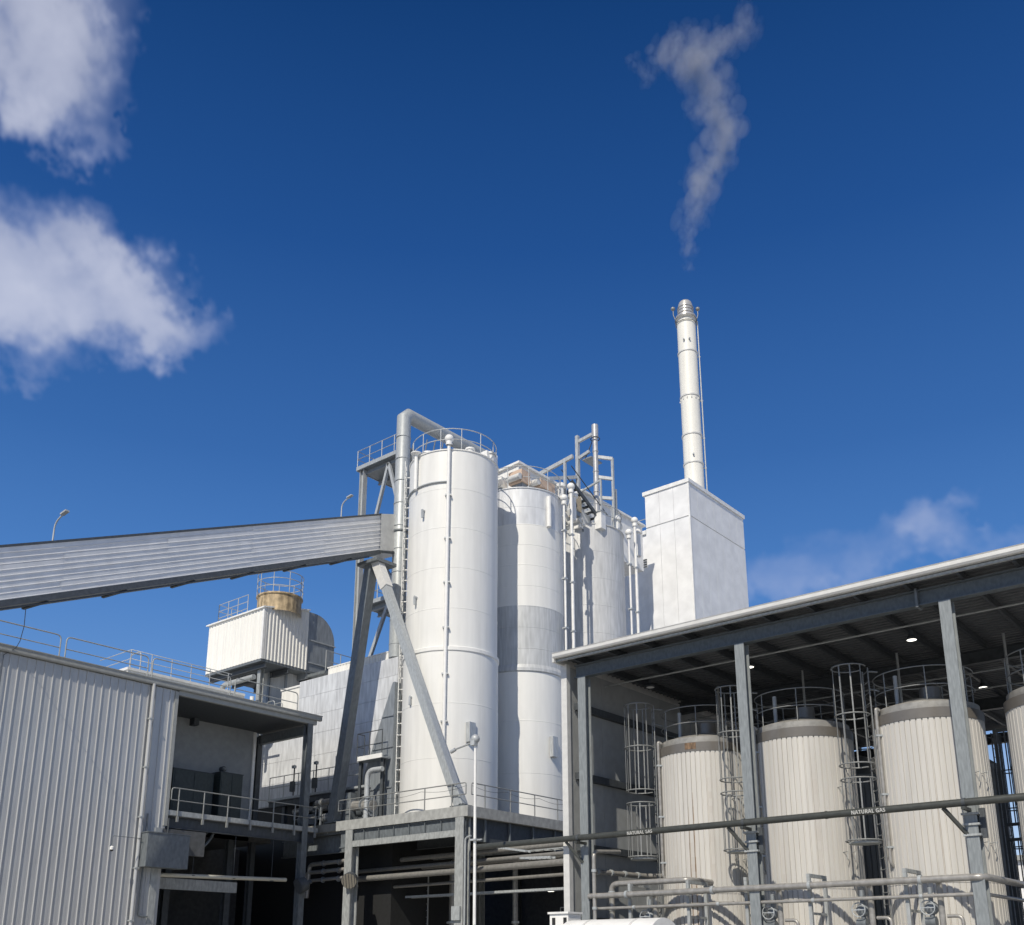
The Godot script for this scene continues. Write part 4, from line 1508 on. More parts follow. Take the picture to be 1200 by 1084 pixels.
	b = Mb.new()
	b.ring(Vector3(x, 31.35, z), 0.27, 0.03, 0, TAU, 16, 5)
	part(o, "stay_ring", b, M.steel_dark)
	var f := thing("stack_frame", "galvanised steel frame bracing the slim vent stack", "frame", Vector3(-31.3, 25, -44.5))
	for e in [[Vector3(-32.36, 26.4, -45.0), Vector3(-32.36, 32.0, -45.0), 0.2], [Vector3(-30.3, 25.2, -45.6), Vector3(-30.3, 30.1, -45.6), 0.13], [Vector3(-30.34, 26.2, -44.4), Vector3(-30.34, 28.2, -44.4), 0.1]]:
		b = Mb.new()
		b.bar(e[0], e[1], e[2], e[2], Vector3.BACK)
		part(f, "post", b, M.galv_bright)
	for e in [[Vector3(-32.3, 31.6, -45.0), Vector3(-31.2, 31.75, -45.0)], [Vector3(-32.25, 30.5, -45.0), Vector3(-31.5, 30.7, -45.0)], [Vector3(-32.8, 27.85, -41.2), Vector3(-32.36, 29.3, -45.0)], [Vector3(-32.9, 26.6, -45.0), Vector3(-31.2, 26.9, -45.0)], [Vector3(-31.0, 30.2, -45.1), Vector3(-30.3, 30.05, -45.6)], [Vector3(-31.0, 28.9, -45.1), Vector3(-30.3, 28.75, -45.6)], [Vector3(-31.0, 27.6, -45.1), Vector3(-30.3, 27.5, -45.6)]]:
		b = Mb.new()
		b.bar(e[0], e[1], 0.14, 0.18)
		part(f, "beam", b, M.galv_bright)
	b = Mb.new()
	b.bar(Vector3(-31.85, 30.35, -45.05), Vector3(-31.2, 31.5, -45.05), 0.04, 0.04)
	part(f, "tie", b, M.steel_dark)
	b = Mb.new()
	b.box(Vector3(-31.75, 30.36, -45.6), Vector3(0.7, 0.07, 1.1))
	part(f, "gangway", b, M.galv_dark)
	b = Mb.new()
	b.bar(Vector3(-30.32, 25.2, -45.9), Vector3(-30.32, 28.2, -45.9), 0.1, 0.1, Vector3.BACK)
	b.bar(Vector3(-32.0, 27.75, -44.2), Vector3(-30.3, 28.25, -44.4), 0.1, 0.1)
	b.bar(Vector3(-32.0, 25.3, -44.2), Vector3(-32.0, 27.75, -44.2), 0.1, 0.1, Vector3.BACK)
	part(f, "goal_post", b, M.galv)
	# long girder reaching over from the middle silo
	var g := thing("roof_girder", "long pale steel girder spanning from the middle silo to the stack frame", "beam", Vector3(-31.2, 25, -41))
	b = Mb.new()
	b.bar(Vector3(-32.9, 27.75, -41.0), Vector3(-29.8, 28.2, -41.0), 0.14, 0.22)
	part(g, "girder", b, M.galv_bright)
	for xx in [-31.9, -30.35]:
		b = Mb.new()
		b.bar(Vector3(xx, 25.1, -41.0), Vector3(xx, 27.85 + (xx + 31.9) * 0.12, -41.0), 0.13, 0.13, Vector3.BACK)
		part(g, "post", b, M.galv_bright)

func boiler_house() -> void:
	var o := thing("boiler_house", "white panelled windowless tower block behind the rear silo", "building", Vector3(-31, 0, -56.5))
	var b := Mb.new()
	b.span(-32.7, -29.56, 0, 31.05, -53.07, -60.4)
	part(o, "core", b, M.panel_white)
	# insulated panels with open joints, two lifts
	for e in [[0.0, 28.78], [28.86, 31.12]]:
		for k in 3:
			b = Mb.new()
			var x0 := -32.76 + k * 1.062
			b.span(x0 + 0.008, x0 + 1.054, e[0], e[1], -53.0, -53.06)
			part(o, "wall_panel", b, M.panel_white)
		for k in 7:
			b = Mb.new()
			var z0 := -53.02 - k * 1.054
			b.span(-29.555, -29.5, e[0], e[1], z0 - 0.008, z0 - 1.046)
			part(o, "wall_panel", b, M.panel_white)
	b = Mb.new()
	b.span(-29.575, -29.47, 0, 31.12, -52.975, -53.1)
	part(o, "corner_trim", b, M.white_plain)
	b = Mb.new()
	b.span(-32.9, -29.42, 31.124, 31.38, -52.92, -60.5)
	part(o, "coping", b, M.white_plain)
	var wing := thing("boiler_wing", "lower white panelled wing joined to the tall white block", "building", Vector3(-34.5, 0, -56))
	b = Mb.new()
	b.span(-36.6, -32.78, 0, 28.45, -53.12, -60.2)
	part(wing, "wall", b, M.panel_white)
	b = Mb.new()
	b.span(-36.7, -32.79, 28.454, 28.72, -53.0, -60.3)
	part(wing, "coping", b, M.white_plain)
	var lv := Node3D.new()
	lv.name = "louvre"
	wing.add_child(lv, true)
	lv.position = -wing.position
	for k in 4:
		b = Mb.new()
		b.box(Vector3(-33.05, 26.72 - k * 0.16, -53.09), Vector3(0.42, 0.05, 0.08))
		sub(lv, "blade", b, M.steel_dark)
	for q in [29.1, 29.6]:
		b = Mb.new()
		b.path([Vector3(-36.5, q, -53.2), Vector3(-32.8, q, -53.2)], 0.025, 6)
		part(wing, "roof_rail", b, M.galv_bright)
	for k in 4:
		b = Mb.new()
		b.tube(Vector3(-36.4 + k * 1.2, 28.7, -53.2), Vector3(-36.4 + k * 1.2, 29.6, -53.2), 0.025, 6)
		part(wing, "rail_post", b, M.galv_bright)

	var c := thing("chimney", "tall cream round chimney with a steel cap rising behind the white block", "chimney", Vector3(-30.3, 31.2, -55.3))
	var at := Vector3(-30.28, 0, -55.25)
	var joints := [31.3, 33.5, 35.6, 38.5, 41.9, 44.55]
	for k in 5:
		b = Mb.new()
		var r0 := 0.635 + 0.004 * (k % 2)
		b.lathe(at, [Vector2(r0, joints[k]), Vector2(r0, joints[k + 1])], 36)
		var sct := part(c, "section", b, M.chimney_cream)
		b = Mb.new()
		b.lathe(at, [Vector2(r0, joints[k + 1] - 0.16), Vector2(r0 + 0.05, joints[k + 1] - 0.12), Vector2(r0 + 0.05, joints[k + 1] - 0.02), Vector2(r0, joints[k + 1])], 36)
		sub(sct, "flange_ring", b, M.hood)
	for k in 14:
		var t := TAU * k / 14
		b = Mb.new()
		b.box(at + Vector3(cos(t) * 0.66, 38.2, sin(t) * 0.66), Vector3(0.05, 0.12, 0.05))
		part(c, "flange_bolt", b, M.hood)
	b = Mb.new()
	b.lathe(at, [Vector2(0.64, 44.56), Vector2(0.70, 44.6), Vector2(0.70, 44.72), Vector2(0.52, 44.8), Vector2(0.52, 45.55), Vector2(0.44, 45.85), Vector2(0.36, 45.95), Vector2(0.30, 45.9)], 36)
	part(c, "cap", b, M.stainless)
	for y in [44.95, 45.2, 45.42]:
		b = Mb.new()
		b.ring(at + Vector3.UP * y, 0.54, 0.025, 0, TAU, 28, 5)
		part(c, "cap_band", b, M.stainless)
	for s in [-1.0, 1.0]:
		var sd: Vector3 = Vector3(0.77, 0, -0.64) * s
		b = Mb.new()
		b.path([at + sd * 0.64 + Vector3.UP * 44.3, at + sd * 0.85 + Vector3.UP * 44.9, at + sd * 0.85 + Vector3.UP * 45.35], 0.035, 6)
		b.ball(at + sd * 0.86 + Vector3.UP * 45.42, 0.15)
		part(c, "obstruction_lamp", b, M.steel_rail)
	b = Mb.new()
	b.ring(at + Vector3.UP * 44.15, 0.7, 0.03, 0, TAU, 28, 5)
	part(c, "stay_ring", b, M.steel_rail)
	b = Mb.new()
	b.ring(at + Vector3.UP * 44.45, 0.74, 0.03, 0, TAU, 28, 5)
	part(c, "stay_ring", b, M.steel_rail)
	var side := Vector3(0.80, 0, -0.60)
	b = Mb.new()
	b.tube(at + side * 0.80 + Vector3.UP * 31.3, at + side * 0.78 + Vector3.UP * 44.4, 0.045, 8)
	part(c, "conduit", b, M.galv_bright)
	for y in [33.2, 35.4, 38.2, 41.6]:
		b = Mb.new()
		b.bar(at + side * 0.6 + Vector3.UP * y, at + side * 0.86 + Vector3.UP * y, 0.06, 0.06)
		part(c, "conduit_clip", b, M.galv)
	for q in [[0.2, 42.6], [0.75, 42.6], [0.55, 33.9]]:
		var t: float = PI / 2 - q[0]
		b = Mb.new()
		b.tube(at + Vector3(cos(t) * 0.6, q[1], sin(t) * 0.6), at + Vector3(cos(t) * 0.78, q[1], sin(t) * 0.78), 0.06, 8)
		part(c, "sampling_port", b, M.galv_dark)
func zinc_block() -> void:
	var o := thing("zinc_clad_building", "pale blue grey zinc panelled building with a cream strip along its top", "building", Vector3(-39, 0, -35.5))
	var zf := -32.9
	var b := Mb.new()
	b.span(-41.9, -34.5, 9.5, 15.82, zf - 0.07, -38.4)
	part(o, "core", b, M.zinc_dull)
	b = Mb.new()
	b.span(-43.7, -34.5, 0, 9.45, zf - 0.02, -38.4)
	part(o, "dark_opening", b, M.dark)  # solid block coloured as the deep shade of an open bay
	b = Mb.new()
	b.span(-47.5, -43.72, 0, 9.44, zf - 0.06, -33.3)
	part(o, "dark_opening", b, M.dark)  # the same painted shade carried on to the left
	b = Mb.new()
	b.span(-46.4, -43.75, 9.45, 12.95, zf - 0.07, -33.05)
	part(o, "low_core", b, M.zinc_dull)
	for r in 3:
		for k in 3:
			b = Mb.new()
			b.box(Vector3(-46.34 + k * 1.48 + 0.74, 10.05 + r * 1.14, zf - 0.03), Vector3(1.47, 1.128, 0.05))
			part(o, "wall_panel", b, M.zinc)
	b = Mb.new()
	b.span(-70, -43.75, 0, 12.0, -38.0, -38.4)
	part(o, "rear_wall", b, M.dim_wall)
	var mats := [M.zinc, M.zinc_dull, M.zinc, M.zinc]
	var rows := [9.5, 10.6, 11.75, 12.9, 13.9, 14.95, 15.86]
	for r in 6:
		for k in 5:
			b = Mb.new()
			var x0 := -41.9 + k * 1.48
			var pop := rng.randf_range(0.0, 0.008)
			b.box(Vector3(x0 + 0.74, (rows[r] + rows[r + 1]) / 2, zf - 0.03), Vector3(1.47, rows[r + 1] - rows[r] - 0.012, 0.05 + pop))
			part(o, "wall_panel", b, mats[rng.randi() % 4])
	b = Mb.new()
	b.span(-43.7, -41.92, 9.5, 15.7, zf - 0.25, -35.0)
	part(o, "end_wall", b, M.cream)
	b = Mb.new()
	b.span(-43.75, -41.9, 15.702, 15.8, zf - 0.2, -35.0)
	part(o, "end_coping", b, M.white_plain)
	b = Mb.new()
	ribbed(b, Vector3(-40.0, 0, zf - 0.3), Vector3(-35.5, 0, zf - 0.3), 15.82, 16.32, Vector3.BACK, 0.22, 0.03)
	part(o, "cream_parapet", b, M.cream)
	b = Mb.new()
	b.span(-40.05, -35.5, 16.322, 16.38, zf - 0.26, zf - 0.5)
	part(o, "parapet_cap", b, M.cream)
	# catwalk at its foot
	var w := thing("catwalk", "steel catwalk with guard rail along the foot of the zinc building", "catwalk", Vector3(-39, 9.6, -32.5))
	b = Mb.new()
	b.span(-43.0, -35.6, 9.55, 9.66, -32.15, -32.85)
	part(w, "deck", b, M.galv)
	b = Mb.new()
	b.ibeam(Vector3(-43.0, 9.38, -32.25), Vector3(-35.6, 9.38, -32.25), 0.3, 0.16)
	part(w, "edge_beam", b, M.steel_dark)
	guard_rail(w, [Vector3(-42.9, 9.66, -32.15), Vector3(-36.0, 9.66, -32.15)], 1.1, 1.25, M.steel_mid, 0.022)
	for xx in [-42.0, -39.6, -37.2]:
		b = Mb.new()
		b.ibeam(Vector3(xx, 7.86, -32.5), Vector3(xx, 9.5, -32.5), 0.2, 0.2, Vector3.BACK)
		part(w, "post", b, M.steel_dark)
	for q in [[-40.9, "dark siren box on a post of the catwalk, seen left of the balcony end column"], [-39.2, "dark control box hung on the catwalk rail beside the trestle leg"]]:
		var s := thing("control_box", q[1], "box", Vector3(q[0], 9.7, -32.1), "boxes on the catwalk rail")
		b = Mb.new()
		b.box(Vector3(q[0], 10.1, -32.03), Vector3(0.24, 0.5, 0.16))
		part(s, "casing", b, M.steel_dark)
		b = Mb.new()
		b.tube(Vector3(q[0], 9.66, -32.1), Vector3(q[0], 11.2, -32.1), 0.035, 8)
		part(s, "post", b, M.steel_dark)
		b = Mb.new()
		b.box(Vector3(q[0], 11.1, -32.07), Vector3(0.18, 0.14, 0.16))
		part(s, "beacon", b, M.galv_dark)

	# added dark block in place of a diagonal shadow on the zinc face
	var h := thing("sloping_shade_block", "added dark grey block shaped like a slanting shadow between zinc building and front silo", "chute", Vector3(-34.5, 8, -32.5))
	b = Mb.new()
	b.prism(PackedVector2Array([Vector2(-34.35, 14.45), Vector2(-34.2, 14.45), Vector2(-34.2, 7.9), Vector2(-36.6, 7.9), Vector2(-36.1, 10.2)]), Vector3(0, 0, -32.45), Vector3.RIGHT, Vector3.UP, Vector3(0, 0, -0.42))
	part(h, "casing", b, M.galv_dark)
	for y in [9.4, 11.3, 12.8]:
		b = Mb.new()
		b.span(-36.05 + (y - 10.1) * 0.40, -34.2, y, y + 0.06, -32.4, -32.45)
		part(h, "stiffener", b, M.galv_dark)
	var l := thing("railed_landing", "small railed landing with a pale edge in front of the added shadow block", "landing", Vector3(-35.3, 10.8, -32.1))
	b = Mb.new()
	b.span(-36.1, -34.3, 10.75, 10.84, -31.95, -32.39)
	part(l, "deck", b, M.galv_dark)
	b = Mb.new()
	b.span(-36.0, -34.35, 10.76, 10.97, -31.89, -31.94)
	part(l, "edge_plate", b, M.white_plain)
	guard_rail(l, [Vector3(-36.1, 10.84, -32.39), Vector3(-36.1, 10.84, -31.95), Vector3(-34.4, 10.84, -31.95)], 1.25, 0.9, M.steel_dark, 0.022)
	for xx in [-36.0, -34.5]:
		b = Mb.new()
		b.ibeam(Vector3(xx, 7.86, -32.15), Vector3(xx, 10.74, -32.15), 0.16, 0.16, Vector3.BACK)
		part(l, "post", b, M.steel_dark)

	# pipework and pumps standing on the platform
	var p := thing("swan_neck_pipe", "upright galvanised pipe with a swan neck bend beside the front silo", "pipe", Vector3(-35.1, 7.9, -31.75))
	b = Mb.new()
	b.path(rounded([Vector3(-35.1, 7.9, -31.75), Vector3(-35.1, 10.2, -31.75), Vector3(-34.2, 10.2, -31.85)], 0.4), 0.12, 12)
	part(p, "bend", b, M.galv_bright)
	b = Mb.new()
	b.tube(Vector3(-35.1, 8.9, -31.75), Vector3(-35.1, 9.0, -31.75), 0.19, 12)
	part(p, "flange", b, M.galv)
	var spec := [[Vector3(-38.8, 9.05, -31.9), Vector3(-36.4, 9.08, -31.9), 0.14, "pale insulated pipe lying behind the trestle foot"], [Vector3(-36.5, 8.7, -32.0), Vector3(-34.9, 8.6, -32.0), 0.24, "fat galvanised pipe stub near the swan neck pipe"], [Vector3(-40.8, 8.5, -32.7), Vector3(-36.8, 8.5, -32.7), 0.12, "thin steel pipe low on the platform floor"], [Vector3(-41.4, 8.95, -32.65), Vector3(-36.9, 8.95, -32.65), 0.16, "long pale pipe under the catwalk"]]
	for e in spec:
		var q := thing("deck_pipe", e[3], "pipe", e[0], "pipes on the platform deck")
		b = Mb.new()
		b.tube(e[0], e[1], e[2], 14)
		part(q, "run", b, M.pipe_steel)
		for t in [0.15, 0.6, 0.95]:
			b = Mb.new()
			var c: Vector3 = (e[0] as Vector3).lerp(e[1], t)
			b.tube(c, c + Vector3(0.06, 0, 0), e[2] * 1.4, 14)
			b.bar(Vector3(c.x, 7.86, c.z), c, 0.08, 0.08, Vector3.BACK)
			part(q, "support", b, M.galv_dark)
	var pumps := ["small dark pump beside the swan neck pipe", "pale motor pump under the catwalk, right of the trestle leg", "dark pump behind the trestle leg"]
	var at := [Vector3(-35.6, 7.87, -32.1), Vector3(-38.3, 7.87, -32.3), Vector3(-40.0, 7.87, -32.2)]
	for k in 3:
		var q := thing("pump", pumps[k], "pump", at[k], "pumps on the platform")
		b = Mb.new()
		b.tube(at[k] + Vector3(-0.35, 0.5, 0), at[k] + Vector3(0.35, 0.5, 0), 0.22, 14)
		part(q, "motor", b, [M.steel_dark, M.galv_bright, M.steel_grey][k])
		b = Mb.new()
		b.tube(at[k] + Vector3(0.35, 0.45, 0), at[k] + Vector3(0.6, 0.45, 0), 0.3, 16)
		part(q, "volute", b, M.galv)
		b = Mb.new()
		b.box(at[k] + Vector3(0.1, 0.12, 0), Vector3(1.1, 0.24, 0.5))
		part(q, "base", b, M.steel_dark)
	var ps := thing("post_beacon", "post with small lamp heads standing behind the platform rail", "lamp", Vector3(-36.9, 7.9, -31.8))
	b = Mb.new()
	b.tube(Vector3(-36.9, 7.9, -31.8), Vector3(-36.9, 11.2, -31.8), 0.05, 8)
	part(ps, "post", b, M.steel_mid)
	for e in [[-0.2, 11.1], [0.22, 10.6], [-0.18, 10.3]]:
		b = Mb.new()
		b.box(Vector3(-36.9 + e[0], e[1] - 0.1, -31.75), Vector3(0.3, 0.26, 0.24))
		part(ps, "lamp_head", b, M.galv_bright)

func cooling_unit() -> void:
	var o := thing("fan_housing", "cream ribbed metal fan housing on a round stem with rusty drum on top", "housing", Vector3(-46, 13, -33))
	var x0 := -48.5
	var x1 := -43.45
	var z0 := -31.49
	var z1 := -34.5
	var y0 := 17.15
	var y1 := 19.98
	var b := Mb.new()
	ribbed(b, Vector3(x0, 0, z0), Vector3(x1, 0, z0), y0, y1, Vector3.BACK, 0.26, 0.03)
	part(o, "front_cladding", b, M.cream)
	b = Mb.new()
	var n := 13
	for i in n:
		var za := z0 + (z1 - z0) * i / n
		var zb := z0 + (z1 - z0) * (i + 1) / n
		var w := [0.0, 0.55, 0.65, 0.9, 1.0]
		var ds := [0.0, 0.0, 0.035, 0.035, 0.0]
		for k in 4:
			var p: float = lerpf(za, zb, w[k])
			var q: float = lerpf(za, zb, w[k + 1])
			var hp: float = y1 + 0.6 * (p - z0) / (z1 - z0)
			var hq: float = y1 + 0.6 * (q - z0) / (z1 - z0)
			b.quad(Vector3(x1 + ds[k], y0, p), Vector3(x1 + ds[k + 1], y0, q), Vector3(x1 + ds[k + 1], hq, q), Vector3(x1 + ds[k], hp, p), Vector3.RIGHT)
	part(o, "side_cladding", b, M.cream)
	b = Mb.new()
	b.prism(PackedVector2Array([Vector2(z0 - 0.02, y0), Vector2(z1, y0), Vector2(z1, y1 + 0.58), Vector2(z0 - 0.02, y1 - 0.02)]), Vector3(x0, 0, 0), Vector3.BACK, Vector3.UP, Vector3(x1 - x0 - 0.02, 0, 0))
	part(o, "inner_casing", b, M.cream)
	b = Mb.new()
	b.prism(PackedVector2Array([Vector2(z0 + 0.12, y1 - 0.02), Vector2(z1, y1 + 0.604), Vector2(z1, y1 + 0.68), Vector2(z0 + 0.12, y1 + 0.06)]), Vector3(x0 - 0.15, 0, 0), Vector3.BACK, Vector3.UP, Vector3(x1 - x0 + 0.25, 0, 0))
	part(o, "roof", b, M.white_plain)
	b = Mb.new()
	b.span(x1 - 0.1, x1 + 0.045, y0 - 0.02, y1, z0 - 0.1, z0 + 0.045)
	part(o, "corner_trim", b, M.white_plain)
	b = Mb.new()
	b.span(x0, x1, y0 - 0.14, y0 - 0.004, z0, z1 - 1.6)
	part(o, "floor_plate", b, M.steel_grey)
	for k in 4:
		b = Mb.new()
		b.ibeam(Vector3(x0, y0 - 0.3, z0 - 0.3 - k * 1.5), Vector3(x1, y0 - 0.3, z0 - 0.3 - k * 1.5), 0.3, 0.2)
		part(o, "floor_beam", b, M.steel_dark)
	b = Mb.new()
	b.lathe(Vector3(-45.4, 0, -34.3), [Vector2(1.15, 11.5), Vector2(1.15, 17.0)], 36)
	var stem := part(o, "stem", b, M.galv_silo)
	for k in 4:
		var t := 0.4 + k * 0.8
		b = Mb.new()
		b.bar(Vector3(-45.4 + cos(t) * 1.2, 11.5, -34.3 + sin(t) * 1.2), Vector3(-45.4 + cos(t) * 1.2, 17.0, -34.3 + sin(t) * 1.2), 0.12, 0.1, Vector3(cos(t), 0, sin(t)))
		sub(stem, "stiffener", b, M.galv_dark)
	b = Mb.new()
	b.ibeam(Vector3(-44.1, 12.9, -32.0), Vector3(-44.1, 17.0, -32.0), 0.26, 0.26, Vector3.BACK)
	part(o, "prop", b, M.steel_mid)
	b = Mb.new()
	b.tube(Vector3(-43.9, 12.9, -31.4), Vector3(-43.9, 15.1, -31.4), 0.11, 10)
	part(o, "prop", b, M.white_plain)
	b = Mb.new()
	b.lathe(Vector3(-44.15, 0, -32.95), [Vector2(1.2, 20.0), Vector2(1.2, 20.92), Vector2(1.27, 20.96), Vector2(1.27, 21.04), Vector2(1.0, 21.06)], 40)
	part(o, "rusty_drum", b, M.rust_drum)
	round_rail(o, Vector3(-44.15, 21.0, -32.95), 1.25, 1.25, 9, M.galv_bright, 0.022, 2)
	var rl := Node3D.new()
	rl.name = "roof_railing"
	o.add_child(rl, true)
	rl.position = -o.position
	for e in [[-48.0, -31.7, -45.3, -31.7], [-48.0, -34.2, -48.0, -31.7], [-48.0, -34.2, -45.3, -34.2]]:
		for k in 4:
			var t := k / 3.0
			var p := Vector3(lerpf(e[0], e[2], t), 20.0, lerpf(e[1], e[3], t))
			b = Mb.new()
			b.tube(p, p + Vector3.UP * 1.2, 0.022, 6)
			sub(rl, "post", b, M.galv_bright)
		for y in [0.4, 0.8, 1.2]:
			b = Mb.new()
			b.path([Vector3(e[0], 20.0 + y, e[1]), Vector3(e[2], 20.0 + y, e[3])], 0.02, 6)
			sub(rl, "rail", b, M.galv_bright)
	# duct turning over behind the housing
	var d := thing("curved_duct", "dull grey duct with rounded top hugging the back of the fan housing", "duct", Vector3(-45, 16.5, -35.5))
	var pts := PackedVector2Array([Vector2(-34.55, 16.7), Vector2(-34.55, 20.55)])
	for k in 9:
		var t := PI / 2 * k / 8.0
		pts.append(Vector2(-35.0 - sin(t) * 1.45, 19.0 + cos(t) * 1.55))
	pts.append(Vector2(-36.45, 16.7))
	b = Mb.new()
	b.prism(pts, Vector3(-46.4, 0, 0), Vector3.BACK, Vector3.UP, Vector3(2.9, 0, 0))
	part(d, "casing", b, M.galv_dark)
	for y in [17.6, 18.9]:
		b = Mb.new()
		b.span(-43.5, -43.44, y, y + 0.06, -34.6, -36.5)
		part(d, "seam", b, M.galv)
	# side deck with guard rail
	var s := thing("side_deck", "small railed deck beside the fan housing's curved duct", "deck", Vector3(-44, 16.9, -36))
	b = Mb.new()
	b.span(-43.45, -42.0, 16.75, 16.9, -34.6, -37.8)
	part(s, "deck", b, M.steel_grey)
	guard_rail(s, [Vector3(-42.05, 16.9, -34.7), Vector3(-42.05, 16.9, -37.8), Vector3(-44.0, 16.9, -37.8)], 1.15, 1.1, M.steel_mid, 0.024)
	b = Mb.new()
	b.ibeam(Vector3(-42.4, 15.8, -37.4), Vector3(-42.4, 16.75, -37.4), 0.25, 0.25, Vector3.BACK)
	part(s, "post", b, M.steel_dark)
	# clutter at the foot of the stem
	var f := thing("fan_base_frame", "sloping steel frame and conduits around the stem of the fan housing", "frame", Vector3(-44, 12.9, -31))
	b = Mb.new()
	b.bar(Vector3(-45.9, 13.0, -31.2), Vector3(-43.4, 14.6, -31.2), 0.2, 0.25)
	part(f, "brace", b, M.steel_mid)
	b = Mb.new()
	b.path(rounded([Vector3(-45.8, 13.0, -30.8), Vector3(-45.8, 15.9, -30.8), Vector3(-43.0, 15.9, -30.8)], 0.4), 0.14, 10)
	part(f, "pipe", b, M.steel_mid)
	b = Mb.new()
	b.path([Vector3(-45.4, 14.2, -30.8), Vector3(-42.6, 14.2, -30.8)], 0.05, 8)
	b.path([Vector3(-44.6, 13.0, -30.8), Vector3(-44.6, 15.6, -30.8)], 0.05, 8)
	part(f, "rail", b, M.steel_mid)
	b = Mb.new()
	b.box(Vector3(-45.0, 14.5, -31.0), Vector3(0.7, 0.4, 0.4))
	part(f, "motor", b, M.white_plain)

func shed() -> void:
	var o := thing("open_shed", "open fronted steel shed roof on tall columns sheltering the tanks", "shed", Vector3(-10, 0, -35))
	var b := Mb.new()
	# roof sheets run across the purlins
	var x0 := -19.05
	var x1 := 2.0
	var k := 0
	var z := -25.15
	var sheets := []
	for v in 2:
		b = Mb.new()
		var prof := [[0.0, 0.0], [0.06, 0.0], [0.08, -0.035], [0.12, -0.035], [0.14, 0.0], [0.31, 0.0], [0.33, -0.035], [0.37, -0.035], [0.39, 0.0], [0.56, 0.0], [0.58, -0.035], [0.62, -0.035], [0.64, 0.0], [0.76, 0.0]]
		for i in prof.size() - 1:
			b.quad(Vector3(x0, prof[i][1], -prof[i][0]), Vector3(x1, prof[i][1], -prof[i][0]), Vector3(x1, prof[i + 1][1], -prof[i + 1][0]), Vector3(x0, prof[i + 1][1], -prof[i + 1][0]), Vector3.DOWN)
		b.quad(Vector3(x0, 0.03, 0), Vector3(x1, 0.03, 0), Vector3(x1, 0.03, -0.76), Vector3(x0, 0.03, -0.76), Vector3.UP)
		sheets.append(b.mesh())
	while z > -45.2:
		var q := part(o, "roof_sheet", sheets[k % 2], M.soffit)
		q.position = Vector3(0, 11.13, z) - o.position
		z -= 0.76
		k += 1
	for i in 16:
		b = Mb.new()
		var xx := -18.4 + i * 1.3
		b.ibeam(Vector3(xx, 10.985, -25.2), Vector3(xx, 10.985, -45.4), 0.2, 0.09, Vector3.UP, 0.015)
		part(o, "purlin", b, M.purlin)
	for zz in [-25.77, -32.2, -38.7, -45.2]:
		b = Mb.new()
		b.ibeam(Vector3(-18.75, 10.66, zz), Vector3(2, 10.66, zz), 0.42, 0.24, Vector3.UP, 0.03)
		part(o, "eave_beam" if zz > -26 else "cross_beam", b, M.beam_blue if zz > -26 else M.purlin)
	# a splice plate on the front beam
	b = Mb.new()
	b.span(-7.9, -7.84, 10.4, 10.9, -25.6, -25.94)
	part(o, "splice_plate", b, M.steel_grey)
	# gutter and barge
	b = Mb.new()
	b.prism(PackedVector2Array([Vector2(0, 0), Vector2(0.15, 0.0), Vector2(0.19, 0.05), Vector2(0.19, 0.14), Vector2(0.21, 0.17), Vector2(0, 0.18)]), Vector3(-19.1, 11.02, -25.15), Vector3.BACK, Vector3.UP, Vector3(21.1, 0, 0))
	part(o, "gutter", b, M.hood)
	b = Mb.new()
	b.span(-19.1, 2, 10.93, 10.995, -25.12, -25.2)
	part(o, "fascia_angle", b, M.steel_mid)
	b = Mb.new()
	b.span(-19.14, -19.06, 10.9, 11.22, -25.0, -45.5)
	part(o, "barge_board", b, M.hood)
	b = Mb.new()
	b.span(-19.1, 2, 11.17, 11.2, -25.16, -45.5)
	part(o, "roof_skin", b, M.white_plain)
	# columns with their base plates and a few straps
	for xx in [-18.45, -12.9, -7.2, -1.5]:
		b = Mb.new()
		b.ibeam(Vector3(xx, 0, -25.77), Vector3(xx, 10.44, -25.77), 0.31, 0.29, Vector3.BACK, 0.035)
		var c := part(o, "column", b, M.column_grey)
		if xx > -18 and xx < -2:
			for y in [4.55, 4.8, 5.05]:
				b = Mb.new()
				b.span(xx - 0.2, xx + 0.2, y, y + 0.05, -25.57, -25.97)
				sub(c, "strap", b, M.steel_mid)
			b = Mb.new()
			b.span(xx + 0.17, xx + 0.3, 4.5, 5.2, -25.7, -25.8)
			sub(c, "bracket_plate", b, M.steel_dark)
	for xx in [-18.6, -12.9, -7.2]:
		for zz in [-38.7, -45.2]:
			b = Mb.new()
			b.ibeam(Vector3(xx, 0, zz), Vector3(xx, 10.44, zz), 0.3, 0.3, Vector3.BACK)
			part(o, "back_column", b, M.purlin)
	# end wall of flat panels on dark girts
	for i in 11:
		b = Mb.new()
		var z0 := -25.75 - i * 1.8
		b.span(-19.12, -19.02, 0, 10.88, z0 - 0.006, z0 - 1.794)
		part(o, "end_wall_panel", b, M.end_wall)
	for y in [2.9, 5.12, 7.35, 9.6]:
		b = Mb.new()
		b.span(-19.0, -18.82, y - 0.11, y + 0.11, -25.95, -45.0)
		part(o, "girt", b, M.steel_dark)
	b = Mb.new()
	b.span(-19.2, -18.98, 0, 10.95, -25.55, -25.74)
	part(o, "corner_flashing", b, M.hood)
	# conduits slung under the purlins
	for e in [[-27.6, 10.6], [-33.0, 10.4], [-35.8, 10.55]]:
		b = Mb.new()
		b.tube(Vector3(-18.9, e[1], e[0]), Vector3(2, e[1], e[0]), 0.03, 6)
		part(o, "conduit", b, M.steel_mid)
	for i in 5:
		b = Mb.new()
		b.tube(Vector3(-16.5 + i * 3.1, 8.6, -31.0), Vector3(-16.5 + i * 3.1, 10.9, -31.0), 0.04, 6)
		part(o, "hanger_rod", b, M.steel_mid)

